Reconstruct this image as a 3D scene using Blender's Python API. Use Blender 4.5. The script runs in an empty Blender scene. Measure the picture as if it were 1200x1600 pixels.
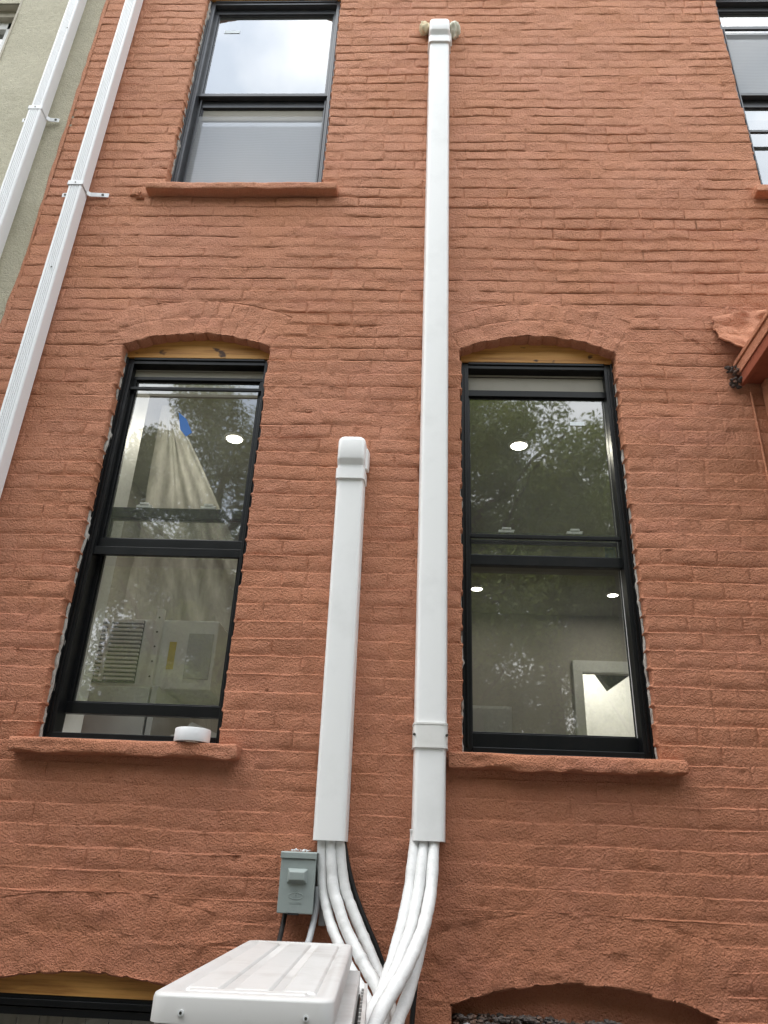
import bpy, math, random
import numpy as np
from mathutils import Matrix, Vector

# ------------------------------------------------------------------ camera
SC = bpy.context.scene
COL = SC.collection
EYE = np.array([0.0, -2.6, 1.55])
FPX = 1180.0
def cam_axes(pitch, roll, yaw):
    cy, sy = math.cos(yaw), math.sin(yaw)
    cp, sp = math.cos(pitch), math.sin(pitch)
    cr, sr = math.cos(roll), math.sin(roll)
    Z = np.array([[cy, -sy, 0], [sy, cy, 0], [0, 0, 1]])
    f = Z @ np.array([0, cp, sp]); u = Z @ np.array([0, -sp, cp]); t = Z @ np.array([1., 0, 0])
    return cr * t + sr * u, -sr * t + cr * u, f
RT, UP, FW = cam_axes(math.radians(25.435), math.radians(2.469), math.radians(2.750))
cam = bpy.data.cameras.new('camera')
cam.sensor_fit = 'VERTICAL'; cam.sensor_height = 36.0; cam.sensor_width = 27.0
cam.lens = FPX / 1600 * 36.0
cam.clip_start = 0.05; cam.clip_end = 400
camo = bpy.data.objects.new('camera', cam); COL.objects.link(camo)
camo.matrix_world = Matrix(((RT[0], UP[0], -FW[0], EYE[0]), (RT[1], UP[1], -FW[1], EYE[1]),
                            (RT[2], UP[2], -FW[2], EYE[2]), (0, 0, 0, 1)))
SC.camera = camo
def shown_area(x0, x1, z0, z1):
    """how large a patch of the facade shows in the photograph"""
    P = []
    for x in (x0, x1):
        for z in (z0, z1):
            d = np.array([x, 0, z]) - EYE
            k = d @ FW
            P.append((600 + FPX * (d @ RT) / k, 800 - FPX * (d @ UP) / k))
    P = np.array(P)
    c = P.mean(0)
    if not (-15 < c[0] < 1215 and -10 < c[1] < 1610):
        return 0
    lo = np.maximum(P.min(0), 0); hi = np.minimum(P.max(0), (1200, 1600))
    return max(0, hi[0] - lo[0]) * max(0, hi[1] - lo[1])

# ------------------------------------------------------------------ sky, sun, exposure
SUN_EL, SUN_AZ = 66.0, 245.0     # degrees; azimuth clockwise from +Y, so the sun is behind the camera, a little left
w = bpy.data.worlds.new('World'); SC.world = w; w.use_nodes = True
nt = w.node_tree; N = nt.nodes; L = nt.links; N.clear()
out = N.new('ShaderNodeOutputWorld'); bg = N.new('ShaderNodeBackground')
sky = N.new('ShaderNodeTexSky'); sky.sky_type = 'NISHITA'; sky.sun_disc = False
sky.sun_elevation = math.radians(SUN_EL); sky.sun_rotation = math.radians(SUN_AZ)
sky.air_density = 1.0; sky.dust_density = 1.0
tc = N.new('ShaderNodeTexCoord')
mp = N.new('ShaderNodeMapping'); mp.inputs['Scale'].default_value = (1.0, 1.0, 1.6)
ns = N.new('ShaderNodeTexNoise'); ns.inputs['Scale'].default_value = 2.6; ns.inputs['Detail'].default_value = 7; ns.inputs['Roughness'].default_value = .55
rp = N.new('ShaderNodeValToRGB'); rp.color_ramp.elements[0].position = .36; rp.color_ramp.elements[1].position = .60
rp.color_ramp.elements[0].color = (.72, .72, .72, 1); rp.color_ramp.elements[1].color = (1, 1, 1, 1)
n2 = N.new('ShaderNodeTexNoise'); n2.inputs['Scale'].default_value = 2.9; n2.inputs['Detail'].default_value = 6
r2 = N.new('ShaderNodeValToRGB'); r2.color_ramp.elements[0].position = .38; r2.color_ramp.elements[1].position = .60
r2.color_ramp.elements[0].color = (7.0, 7.8, 8.8, 1); r2.color_ramp.elements[1].color = (13.8, 13.8, 13.6, 1)
mx = N.new('ShaderNodeMix'); mx.data_type = 'RGBA'
bg.inputs['Strength'].default_value = 0.14
L.new(tc.outputs['Generated'], mp.inputs['Vector']); L.new(mp.outputs[0], ns.inputs['Vector']); L.new(mp.outputs[0], n2.inputs['Vector'])
L.new(ns.outputs['Fac'], rp.inputs[0]); L.new(n2.outputs['Fac'], r2.inputs[0])
L.new(rp.outputs[0], mx.inputs[0]); L.new(sky.outputs[0], mx.inputs[6]); L.new(r2.outputs[0], mx.inputs[7])
# an overcast sky is about three times as bright overhead as at the horizon
sx = N.new('ShaderNodeSeparateXYZ'); L.new(tc.outputs['Generated'], sx.inputs[0])
gr_ = N.new('ShaderNodeMapRange'); gr_.inputs['From Min'].default_value = 0; gr_.inputs['From Max'].default_value = 1
gr_.inputs['To Min'].default_value = .50; gr_.inputs['To Max'].default_value = 1.45; L.new(sx.outputs['Z'], gr_.inputs['Value'])
ml = N.new('ShaderNodeVectorMath'); ml.operation = 'SCALE'; L.new(mx.outputs[2], ml.inputs[0]); L.new(gr_.outputs[0], ml.inputs['Scale'])
L.new(ml.outputs[0], bg.inputs['Color']); L.new(bg.outputs[0], out.inputs['Surface'])
sl = bpy.data.lights.new('sun', 'SUN'); sl.energy = 0.6; sl.angle = math.radians(24); sl.color = (1.0, .97, .92)
so = bpy.data.objects.new('sun', sl); COL.objects.link(so)
a = math.radians(SUN_AZ); e = math.radians(SUN_EL)
sd = Vector((math.sin(a) * math.cos(e), math.cos(a) * math.cos(e), math.sin(e)))
so.rotation_euler = (-sd).to_track_quat('-Z', 'Y').to_euler(); so.location = sd * 20
vs = SC.view_settings
vs.view_transform = 'Standard'; vs.look = 'None'; vs.gamma = 1; vs.use_curve_mapping = False
vs.exposure = 0.92

# ------------------------------------------------------------------ noise
def _h(i, j, s):
    n = (i.astype(np.int64) * 374761393 + j.astype(np.int64) * 668265263 + s * 974711) & 0xffffffff
    n = ((n ^ (n >> 13)) * 1274126177) & 0xffffffff
    n = (n ^ (n >> 16)) & 0xffffffff
    return n / 4294967295.0
def noise(x, y, s=0):
    x = np.asarray(x, float); y = np.asarray(y, float)
    i = np.floor(x); j = np.floor(y); u = x - i; v = y - j
    u = u * u * (3 - 2 * u); v = v * v * (3 - 2 * v)
    return ((_h(i, j, s) * (1 - u) + _h(i + 1, j, s) * u) * (1 - v) + (_h(i, j + 1, s) * (1 - u) + _h(i + 1, j + 1, s) * u) * v) * 2 - 1
def ss(t):
    t = np.clip(t, 0, 1); return t * t * (3 - 2 * t)
rng = random.Random(7)

# ------------------------------------------------------------------ materials
def new_mat(name):
    m = bpy.data.materials.new(name); m.use_nodes = True
    return m, m.node_tree.nodes, m.node_tree.links, m.node_tree.nodes['Principled BSDF']
def pos_node(N, L, scale=(1, 1, 1)):
    g = N.new('ShaderNodeNewGeometry'); mp = N.new('ShaderNodeMapping'); mp.inputs['Scale'].default_value = scale
    L.new(g.outputs['Position'], mp.inputs['Vector']); return mp.outputs[0]
def tex(N, L, vec, scale, detail=4, rough=.5):
    n = N.new('ShaderNodeTexNoise'); n.inputs['Scale'].default_value = scale; n.inputs['Detail'].default_value = detail
    n.inputs['Roughness'].default_value = rough; L.new(vec, n.inputs['Vector']); return n.outputs['Fac']
def ramp(N, L, fac, stops):
    r = N.new('ShaderNodeValToRGB'); L.new(fac, r.inputs[0]); cr = r.color_ramp
    while len(cr.elements) < len(stops): cr.elements.new(.5)
    for el, (p, c) in zip(cr.elements, stops):
        el.position = p; el.color = (*c, 1) if len(c) == 3 else c
    return r.outputs[0]
def mixc(N, L, fac, a, b, mode='MIX'):
    m = N.new('ShaderNodeMix'); m.data_type = 'RGBA'; m.blend_type = mode
    for sock, v in ((m.inputs[0], fac), (m.inputs[6], a), (m.inputs[7], b)):
        if hasattr(v, 'links'): L.new(v, sock)
        elif isinstance(v, (int, float)): sock.default_value = v
        else: sock.default_value = (*v, 1)
    return m.outputs[2]
def bump(N, L, h, strength, dist, prev=None):
    b = N.new('ShaderNodeBump'); b.inputs['Strength'].default_value = strength; b.inputs['Distance'].default_value = dist
    L.new(h, b.inputs['Height'])
    if prev is not None: L.new(prev, b.inputs['Normal'])
    return b.outputs[0]

def textured_paint(name, base, alt, dark, grain=1.0, rough=.78, lower=None, pink=None):
    m, N, L, P = new_mat(name); pink = pink or alt
    v = pos_node(N, L)
    c = mixc(N, L, ramp(N, L, tex(N, L, v, 2.3, 5, .6), [(.38, (0, 0, 0)), (.66, (1, 1, 1))]), base, alt)
    pv = pos_node(N, L, (1.6, 1.6, 4.5)); c = mixc(N, L, ramp(N, L, tex(N, L, pv, 1.5, 6, .65), [(.52, (0, 0, 0)), (.68, (.85, .85, .85))]), c, pink)
    c = mixc(N, L, ramp(N, L, tex(N, L, v, 23, 6, .7), [(.45, (0, 0, 0)), (.75, (.55, .55, .55))]), c, dark)
    c = mixc(N, L, ramp(N, L, tex(N, L, v, 190, 3, .6), [(.48, (0, 0, 0)), (.70, (.75, .75, .75))]), c, dark)
    if lower:   # colour turns darker and browner towards the bottom of the wall
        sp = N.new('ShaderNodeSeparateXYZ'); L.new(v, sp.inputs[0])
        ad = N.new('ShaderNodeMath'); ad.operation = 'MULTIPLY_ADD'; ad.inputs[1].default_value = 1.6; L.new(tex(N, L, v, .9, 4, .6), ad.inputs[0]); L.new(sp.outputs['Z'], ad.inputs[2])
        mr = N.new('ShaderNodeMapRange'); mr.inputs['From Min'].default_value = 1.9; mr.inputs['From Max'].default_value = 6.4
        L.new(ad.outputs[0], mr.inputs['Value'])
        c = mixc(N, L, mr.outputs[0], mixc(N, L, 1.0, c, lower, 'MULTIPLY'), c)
    L.new(c, P.inputs['Base Color']); P.inputs['Roughness'].default_value = rough
    P.inputs['Specular IOR Level'].default_value = .35
    vo = N.new('ShaderNodeTexVoronoi'); vo.inputs['Scale'].default_value = 120; vo.feature = 'F1'
    L.new(v, vo.inputs['Vector'])
    b1 = bump(N, L, tex(N, L, v, 16, 5, .6), .6 * grain, .012)
    b2 = bump(N, L, tex(N, L, v, 60, 3, .6), .7 * grain, .0060, b1)
    b3 = bump(N, L, tex(N, L, v, 215, 2, .6), 1.0 * grain, .0060, b2)
    b4 = bump(N, L, vo.outputs['Distance'], .5 * grain, .004, b3)
    L.new(b4, P.inputs['Normal'])
    return m
def plain(name, col, rough=.5, spec=.5, metallic=0, dirt=None, dirt_scale=9, bmp=0, bscale=60, dirt_lo=.5, coat=0):
    m, N, L, P = new_mat(name)
    P.inputs['Roughness'].default_value = rough; P.inputs['Specular IOR Level'].default_value = spec
    P.inputs['Metallic'].default_value = metallic
    P.inputs['Coat Weight'].default_value = coat
    v = pos_node(N, L)
    if dirt is None: dirt = tuple(x * .88 for x in col)
    c = mixc(N, L, ramp(N, L, tex(N, L, v, dirt_scale, 8, .65), [(dirt_lo, (0, 0, 0)), (min(1, dirt_lo + .25), (1, 1, 1))]), col, dirt)
    L.new(c, P.inputs['Base Color'])
    rr = N.new('ShaderNodeMapRange'); rr.inputs['To Min'].default_value = max(0.02, rough - .08); rr.inputs['To Max'].default_value = min(1, rough + .12)
    L.new(tex(N, L, v, 17, 6, .6), rr.inputs['Value']); L.new(rr.outputs[0], P.inputs['Roughness'])
    if bmp: L.new(bump(N, L, tex(N, L, v, bscale, 4, .6), bmp, .004), P.inputs['Normal'])
    return m
M = {}
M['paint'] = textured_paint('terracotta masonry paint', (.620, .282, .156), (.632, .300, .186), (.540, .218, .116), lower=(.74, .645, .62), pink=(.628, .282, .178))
M['stucco'] = textured_paint('olive grey stucco', (.50, .465, .345), (.58, .54, .41), (.38, .35, .26), .8)
M['vinyl'] = plain('white vinyl duct', (.86, .86, .85), .34, .5, dirt=(.79, .79, .78), dirt_scale=5, bmp=.006, bscale=25)
M['coupling'] = plain('warm white vinyl', (.76, .75, .72), .38)
M['alu'] = plain('white painted aluminium', (.80, .81, .82), .4, .5, dirt=(.66, .65, .62), dirt_scale=10, dirt_lo=.62)
M['black'] = plain('black window aluminium', (.0045, .005, .006), .34, .32, dirt=(.010, .0095, .009), dirt_scale=18)
M['skylit_frame'] = plain('skylit black window frame', (.045, .048, .055), .30, .6, dirt=(.065, .065, .07), dirt_scale=18)  # black frames high up; the sky's light on them is put into the grey
M['taupe'] = plain('taupe blind and reflection', (.30, .28, .23), .6)
M['white'] = plain('white interior trim', (.84, .84, .82), .5)
M['roompaint'] = plain('room paint', (.34, .325, .29), .8, .2)
M['ceilpaint'] = plain('ceiling paint', (.30, .29, .26), .85, .2)
M['whitecab'] = plain('white cabinet lacquer', (.60, .62, .61), .35)
M['enamel'] = plain('grey enamelled steel', (.285, .325, .312), .38, .5, dirt=(.24, .275, .265), dirt_scale=25)
M['condenser'] = plain('off white painted steel', (.57, .56, .545), .36, .5, dirt=(.40, .375, .35), dirt_scale=6, dirt_lo=.50)
M['hose'] = plain('white hose wrap', (.70, .70, .69), .42, .5, dirt=(.56, .555, .54), dirt_scale=14, bmp=.7, bscale=48)
M['rubber'] = plain('black rubber', (.008, .008, .008), .5)
M['greypvc'] = plain('grey flexible conduit', (.36, .37, .38), .45)
M['foam'] = plain('expanding foam', (.74, .64, .44), .8, .2, dirt=(.62, .46, .25), dirt_scale=50, bmp=.6, bscale=120)
M['foamwhite'] = plain('pale expanding foam', (.76, .74, .62), .8, .2, dirt=(.55, .56, .42), dirt_scale=60, bmp=.6, bscale=120)
M['caulk'] = plain('pale ragged mortar', (.46, .43, .39), .8, .2, dirt=(.20, .13, .10), dirt_scale=40, bmp=.8, bscale=150)
M['dark'] = plain('dark recess', (.01, .01, .01), .7)
M['screw'] = plain('dark steel screw', (.07, .07, .06), .45, metallic=.8)
M['tape'] = plain('white tape', (.82, .82, .83), .45)
M['bluetape'] = plain('blue painter tape', (.03, .14, .42), .6)
M['mark'] = plain('pale glazing sticker', (.80, .86, .88), .4)  # for the thin pale rectangles on the glass
M['teal'] = plain('teal plastic', (.01, .16, .20), .5)
M['yellow'] = plain('yellow warning label', (.65, .50, .03), .6)
M['grey'] = plain('light grey plastic', (.52, .52, .50), .5)
M['concrete'] = plain('patio concrete', (.15, .145, .13), .85, .2, dirt=(.09, .085, .075), dirt_scale=3, bmp=.4)
M['rubble'] = plain('broken mortar rubble', (.10, .085, .078), .9, .2, dirt=(.26, .13, .08), dirt_scale=22, bmp=.9, bscale=160)
M['rubblepale'] = plain('pale stone chip', (.35, .34, .34), .85, .2, bmp=.6, bscale=120)
M['bark'] = plain('bark', (.09, .07, .05), .9, .2, bmp=.8, bscale=30)
M['fencewood'] = plain('weathered fence board', (.16, .14, .12), .85, .2)
M['redwood'] = plain('dark red painted wood', (.30, .085, .045), .6, .4, dirt=(.2, .055, .03), dirt_scale=20, bmp=.2)
M['whitewin'] = plain('white neighbour window frame', (.72, .72, .70), .4)
M['stonebeige'] = plain('beige lintel stone', (.48, .44, .36), .8, .3, bmp=.5)

def wood():
    m, N, L, P = new_mat('pine board')
    v = pos_node(N, L, (1.5, 6, 26))
    c = ramp(N, L, tex(N, L, v, 2.2, 8, .65), [(.30, (.28, .11, .022)), (.52, (.55, .27, .070)), (.75, (.66, .36, .11))])
    v2 = pos_node(N, L, (9, 9, 14))
    c = mixc(N, L, ramp(N, L, tex(N, L, v2, 1.6, 2), [(.66, (0, 0, 0)), (.72, (1, 1, 1))]), c, (.07, .03, .012))
    L.new(c, P.inputs['Base Color']); P.inputs['Roughness'].default_value = .6
    return m
M['wood'] = wood()

def glass(name, base=.055, gain=1.0, tint=(.86, .90, .86), wav=.010, scale=3.0, film=.05, rough=.02):
    """double glazing: what is not mirrored passes through"""
    m, N, L, P = new_mat(name); N.remove(P)
    o = N['Material Output']
    lw = N.new('ShaderNodeLayerWeight'); lw.inputs['Blend'].default_value = .5
    pw = N.new('ShaderNodeMath'); pw.operation = 'POWER'; pw.inputs[1].default_value = 5
    ma = N.new('ShaderNodeMath'); ma.operation = 'MULTIPLY_ADD'; ma.inputs[1].default_value = gain; ma.inputs[2].default_value = base; ma.use_clamp = True
    L.new(lw.outputs['Facing'], pw.inputs[0]); L.new(pw.outputs[0], ma.inputs[0])
    gl = N.new('ShaderNodeBsdfGlossy'); gl.inputs['Roughness'].default_value = rough
    tr = N.new('ShaderNodeBsdfTransparent'); tr.inputs['Color'].default_value = (*tint, 1)
    mx = N.new('ShaderNodeMixShader'); L.new(ma.outputs[0], mx.inputs[0]); L.new(tr.outputs[0], mx.inputs[1]); L.new(gl.outputs[0], mx.inputs[2])
    v = pos_node(N, L, (1, 1, .35))
    L.new(bump(N, L, tex(N, L, v, scale, 2), .5, wav), gl.inputs['Normal'])
    df = N.new('ShaderNodeBsdfDiffuse'); df.inputs['Color'].default_value = (.75, .76, .70, 1)     # dust on the pane
    dm = N.new('ShaderNodeMixShader'); mr = N.new('ShaderNodeMapRange'); mr.inputs['To Min'].default_value = film * .3; mr.inputs['To Max'].default_value = film * 1.9
    vv = pos_node(N, L, (1, 1, .5)); L.new(tex(N, L, vv, 9, 7, .7), mr.inputs['Value']); L.new(mr.outputs[0], dm.inputs[0])
    L.new(mx.outputs[0], dm.inputs[1]); L.new(df.outputs[0], dm.inputs[2])
    L.new(dm.outputs[0], o.inputs['Surface'])
    return m
M['glass'] = glass('window glass', .26, 1.6, tint=(.78, .80, .76), wav=.003, film=.050, rough=.020)
M['glass_top'] = glass('upper window glass', .36, 2.2, tint=(.70, .73, .72), wav=.003)

def screen_mat():
    m, N, L, P = new_mat('insect screen mesh')
    o = N['Material Output']
    P.inputs['Base Color'].default_value = (.36, .37, .38, 1); P.inputs['Roughness'].default_value = .6
    v = pos_node(N, L)
    wx = N.new('ShaderNodeTexWave'); wx.bands_direction = 'Z'; wx.inputs['Scale'].default_value = 26
    wx.inputs['Distortion'].default_value = 5.0; wx.inputs['Detail'].default_value = 2; wx.inputs['Detail Scale'].default_value = .25
    L.new(v, wx.inputs['Vector'])
    mr = N.new('ShaderNodeMapRange'); mr.inputs['To Min'].default_value = .46; mr.inputs['To Max'].default_value = .54
    L.new(wx.outputs['Fac'], mr.inputs['Value'])
    tr = N.new('ShaderNodeBsdfTransparent'); mx = N.new('ShaderNodeMixShader')
    L.new(mr.outputs[0], mx.inputs[0]); L.new(tr.outputs[0], mx.inputs[1]); L.new(P.outputs[0], mx.inputs[2]); L.new(mx.outputs[0], o.inputs['Surface'])
    return m
M['screen'] = screen_mat()

def plastic_mat():
    m, N, L, P = new_mat('clear plastic sheeting')
    o = N['Material Output']
    P.inputs['Base Color'].default_value = (.74, .74, .70, 1); P.inputs['Roughness'].default_value = .14
    P.inputs['Specular IOR Level'].default_value = .9
    v = pos_node(N, L, (30, 30, 3))
    L.new(bump(N, L, tex(N, L, v, 1.4, 6, .7), 1.0, .035), P.inputs['Normal'])
    tl = N.new('ShaderNodeBsdfTranslucent'); tl.inputs['Color'].default_value = (.78, .77, .72, 1)
    tr = N.new('ShaderNodeBsdfTransparent')
    m1 = N.new('ShaderNodeMixShader'); m1.inputs[0].default_value = .35
    L.new(P.outputs[0], m1.inputs[1]); L.new(tl.outputs[0], m1.inputs[2])
    m2 = N.new('ShaderNodeMixShader')
    mr = N.new('ShaderNodeMapRange'); mr.inputs['To Min'].default_value = .22; mr.inputs['To Max'].default_value = .85
    L.new(tex(N, L, v, .8, 3), mr.inputs['Value']); L.new(mr.outputs[0], m2.inputs[0])
    L.new(m1.outputs[0], m2.inputs[1]); L.new(tr.outputs[0], m2.inputs[2]); L.new(m2.outputs[0], o.inputs['Surface'])
    return m
M['plastic'] = plastic_mat()

def leaf_mat(name, a, b):
    m, N, L, P = new_mat(name); o = N['Material Output']
    oi = N.new('ShaderNodeNewGeometry')
    v = pos_node(N, L)
    c = ramp(N, L, tex(N, L, v, 1.1, 4), [(.35, a), (.65, b)])
    L.new(c, P.inputs['Base Color']); P.inputs['Roughness'].default_value = .5
    tl = N.new('ShaderNodeBsdfTranslucent'); L.new(c, tl.inputs['Color'])
    mx = N.new('ShaderNodeMixShader'); mx.inputs[0].default_value = .4
    L.new(P.outputs[0], mx.inputs[1]); L.new(tl.outputs[0], mx.inputs[2]); L.new(mx.outputs[0], o.inputs['Surface'])
    return m
M['leaf'] = leaf_mat('green foliage', (.16, .21, .045), (.30, .34, .085))
M['leafdark'] = leaf_mat('dark foliage', (.10, .13, .045), (.20, .23, .08))
def emit(name, col, s):
    m, N, L, P = new_mat(name)
    P.inputs['Base Color'].default_value = (.8, .8, .8, 1)
    P.inputs['Emission Color'].default_value = (*col, 1); P.inputs['Emission Strength'].default_value = s
    return m
M['lamp'] = emit('lit lamp lens', (1, .95, .84), 12)

# ------------------------------------------------------------------ object helpers
def link(name, me, parent=None, mat=None, smooth=False):
    o = bpy.data.objects.new(name, me); COL.objects.link(o)
    if mat is not None: me.materials.append(M[mat] if isinstance(mat, str) else mat)
    if parent is not None: o.parent = parent
    if smooth: me.shade_smooth()
    return o
def tag(o, label=None, cat=None, group=None, kind=None):
    if label: o['label'] = label
    if cat: o['category'] = cat
    if group: o['group'] = group
    if kind: o['kind'] = kind
    return o
def thing(name, loc, label, cat, group=None):
    o = bpy.data.objects.new(name, None); COL.objects.link(o); o.location = loc; o.empty_display_size = .05
    return tag(o, label, cat, group)
class MB:
    """collects shapes given in world metres; build() links them as one mesh"""
    def __init__(s): s.v = []; s.f = []
    def add(s, v, f):
        n = len(s.v); s.v += [tuple(p) for p in v]; s.f += [tuple(i + n for i in q) for q in f]; return s
    def box(s, x0, x1, y0, y1, z0, z1):
        return s.add([(x0, y0, z0), (x1, y0, z0), (x1, y1, z0), (x0, y1, z0), (x0, y0, z1), (x1, y0, z1), (x1, y1, z1), (x0, y1, z1)],
                     [(0, 3, 2, 1), (4, 5, 6, 7), (0, 1, 5, 4), (1, 2, 6, 5), (2, 3, 7, 6), (3, 0, 4, 7)])
    def prism(s, prof, z0, z1, axis='z'):
        n = len(prof)
        fn = {'z': lambda p, t: (p[0], p[1], t), 'x': lambda p, t: (t, p[0], p[1]), 'y': lambda p, t: (p[0], t, p[1])}[axis]
        v = [fn(p, z0) for p in prof] + [fn(p, z1) for p in prof]
        return s.add(v, [(i, (i + 1) % n, (i + 1) % n + n, i + n) for i in range(n)] + [tuple(range(n - 1, -1, -1)), tuple(range(n, 2 * n))])
    def loft(s, secs):
        n = len(secs[0]); v = [p for q in secs for p in q]; f = []
        for k in range(len(secs) - 1):
            for i in range(n):
                j = (i + 1) % n
                f.append((k * n + i, k * n + j, (k + 1) * n + j, (k + 1) * n + i))
        f.append(tuple(range(n - 1, -1, -1))); f.append(tuple(range((len(secs) - 1) * n, len(secs) * n)))
        return s.add(v, f)
    def cyl(s, c, ax, r, h, n=20, r2=None):
        ax = Vector(ax).normalized(); u = ax.orthogonal().normalized(); w_ = ax.cross(u); c = Vector(c); r2 = r if r2 is None else r2
        secs = [[tuple(c + ax * t + (u * math.cos(q) + w_ * math.sin(q)) * rr) for q in [2 * math.pi * i / n for i in range(n)]] for t, rr in ((0, r), (h, r2))]
        return s.loft(secs)
    def tube(s, pts, r, n=12, res=8, rf=None):
        P = [Vector(p) for p in pts]; Q = []
        for i in range(len(P) - 1):
            p0 = P[max(i - 1, 0)]; p1 = P[i]; p2 = P[i + 1]; p3 = P[min(i + 2, len(P) - 1)]
            for k in range(res):
                t = k / res
                Q.append(.5 * ((2 * p1) + (p2 - p0) * t + (2 * p0 - 5 * p1 + 4 * p2 - p3) * t * t + (3 * p1 - p0 - 3 * p2 + p3) * t ** 3))
        Q.append(P[-1]); secs = []; u = None
        for i, q in enumerate(Q):
            d = (Q[min(i + 1, len(Q) - 1)] - Q[max(i - 1, 0)]).normalized()
            u = (d.orthogonal() if u is None else u - d * u.dot(d)).normalized(); w_ = d.cross(u)
            rr = r if rf is None else rf(i / (len(Q) - 1))
            secs.append([tuple(q + (u * math.cos(a) + w_ * math.sin(a)) * rr) for a in [2 * math.pi * k / n for k in range(n)]])
        return s.loft(secs)
    def build(s, name, mat, parent=None, bevel=0, smooth=False, seg=2):
        off = Vector((0, 0, 0))
        if parent is not None:
            q = parent
            while q is not None: off += q.location; q = q.parent
        me = bpy.data.meshes.new(name); me.from_pydata([tuple(Vector(p) - off) for p in s.v], [], s.f); me.update()
        o = link(name, me, parent, mat)
        if smooth: me.shade_smooth()
        if bevel:
            b = o.modifiers.new('bevel', 'BEVEL'); b.width = bevel; b.segments = seg; b.limit_method = 'ANGLE'; b.angle_limit = math.radians(40)
            b.harden_normals = False
        return o

def fix_normals(o):
    import bmesh
    bm = bmesh.new(); bm.from_mesh(o.data); bmesh.ops.recalc_face_normals(bm, faces=bm.faces); bm.to_mesh(o.data); bm.free()
    return o

# ------------------------------------------------------------------ openings of the facade
CH = .0635                       # height of a brick course
SP = 3.5535                      # springing line of the kitchen window arches
def cz(n): return SP - CH * n    # n-th joint below that line
XL, XR = -1.84, 2.75
def arch(xc, hs, zs, rise, n_up):
    R = (hs * hs + rise * rise) / (2 * rise); c = zs + rise - R; th = math.asin(hs / R)
    R2 = (zs + n_up * CH) - c
    zsk = c + R2 * math.cos(th)
    return dict(xc=xc, hs=hs, zs=zs, R=R, zc=c, th=th, R2=R2, zsk=zsk, ztop=zs + n_up * CH)
OPEN = []
for xc, hs, zb, zs, rise, n_up in ((-.9625, .3175, cz(26), SP, .072, 4), (.4925, .3225, cz(26), SP, .075, 4),
                                   (-.877, .385, cz(-14), cz(-40), .075, 4), (1.972, .385, cz(-14), cz(-40), .075, 4),
                                   (-.965, .325, cz(54), cz(37), .036, 4), (.512, .382, cz(54), cz(37), .067, 4)):
    o = arch(xc, hs, zs, rise, n_up); o['zb'] = zb; OPEN.append(o)
def half_at(o, z):
    """half width of the course bricks' limit beside an opening at height z"""
    z = np.asarray(z, float)
    flat = np.full_like(z, o['hs'])
    skew = o['hs'] + (z - o['zs']) * math.tan(o['th'])
    circ = np.sqrt(np.maximum(o['R2'] ** 2 - (z - o['zc']) ** 2, 0))
    return np.where(z < o['zs'] - 1e-6, flat, np.where(z < o['zsk'], skew, circ))

# ------------------------------------------------------------------ brick relief
def relief(X, Z, dl, dr, db, dt, prot, tilt, seed, smoothness):
    und = noise(X * 2.2, Z * 2.2, 1) * .0045 + noise(X * 7, Z * 9, 2) * .0022 + noise(X * 24, Z * 30, 3) * .0015 + noise(X * 52, Z * 60, 9) * .0009
    wv = noise(X * 28, Z * 28, 4) * .0030 + noise(X * 9, Z * 9, 12) * .0030
    up = np.clip((Z - 2.4) / 2.2, 0, 1)
    pt = ss((dt + wv * .5 - .0006) / (.0042 + .002 * up)); pb = ss((db + wv) / (.022 - .012 * up))
    pl = ss((dl + wv - .0005) / .0055); pr = ss((dr - wv) / .0065)
    p = pt * pb * pl * pr
    fill = .5 + .5 * noise(X * 3.1, Z * 9.0, 5)
    fill = np.clip((fill - .25) * 1.6, 0, 1)
    J = -.0021 - .0030 * fill
    vert = np.minimum(dl, dr) < np.minimum(db, dt)
    J = np.where(vert, J * 1.05, J)
    crack = ss((noise(X * 4.2, Z * 16, 6) + .5 * noise(X * 17, Z * 16, 7) - .55 + .42 * up) / .22) * np.exp(-(db / .0032) ** 2) * (~vert)
    lip = .0020 * np.exp(-((dt - .0050) / .0022) ** 2) * np.clip(.6 + noise(X * 5, Z * 12, 13), 0, 1)
    amp = 1 - smoothness
    rid = (1 - np.abs(noise(X * 6 + 1.5 * noise(X * 4, Z * 4, 61), Z * 11, 62))) ** 9 + .7 * (1 - np.abs(noise(X * 13, Z * 9 + noise(X * 7, Z * 7, 63), 64))) ** 10
    und = und + rid * .0020 * np.clip(smoothness * 1.6 - .15, 0, 1) + .0012 * np.clip(noise(X * 33, Z * 33, 65) - .45, 0, 1) * 3
    y = und * (1 + .9 * smoothness) + (p * (prot + tilt * 40 * (db - .03)) + (1 - p) * J + p * lip) * amp - crack * .0095 * amp * (.15 + .85 * up)
    y += noise(X * 13, Z * 17, seed % 97) * .0010
    y -= .006 * ss((noise(X * 44, Z * 52, 66) - .925) / .06) + .0022 * ss((noise(X * 17, Z * 60, 67) - .80) / .15) * (1 - smoothness)
    return y
def smooth_field(X, Z):
    S = np.clip((1.90 - Z) / .25, 0, 1) * .34 + .24 * np.clip(noise(X * 1.3, Z * 1.7, 44), 0, 1) + .06
    for o in OPEN:
        d = np.hypot(X - o['xc'], Z - o['zc']) - o['R2']
        a = np.abs(np.arctan2(X - o['xc'], Z - o['zc'])) - o['th']
        S = S + .62 * (1 - ss((d + .01) / .03)) * (1 - ss((a + .01) / .05)) * (Z > o['zc'])
    return np.clip(S, 0, .86)
ROWS = np.array([0, .0022, .0045, .0085, .0150, .0300, .0460, .0540, .0572, .0592, .0608, .0622, CH])
CELLS = []
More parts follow.
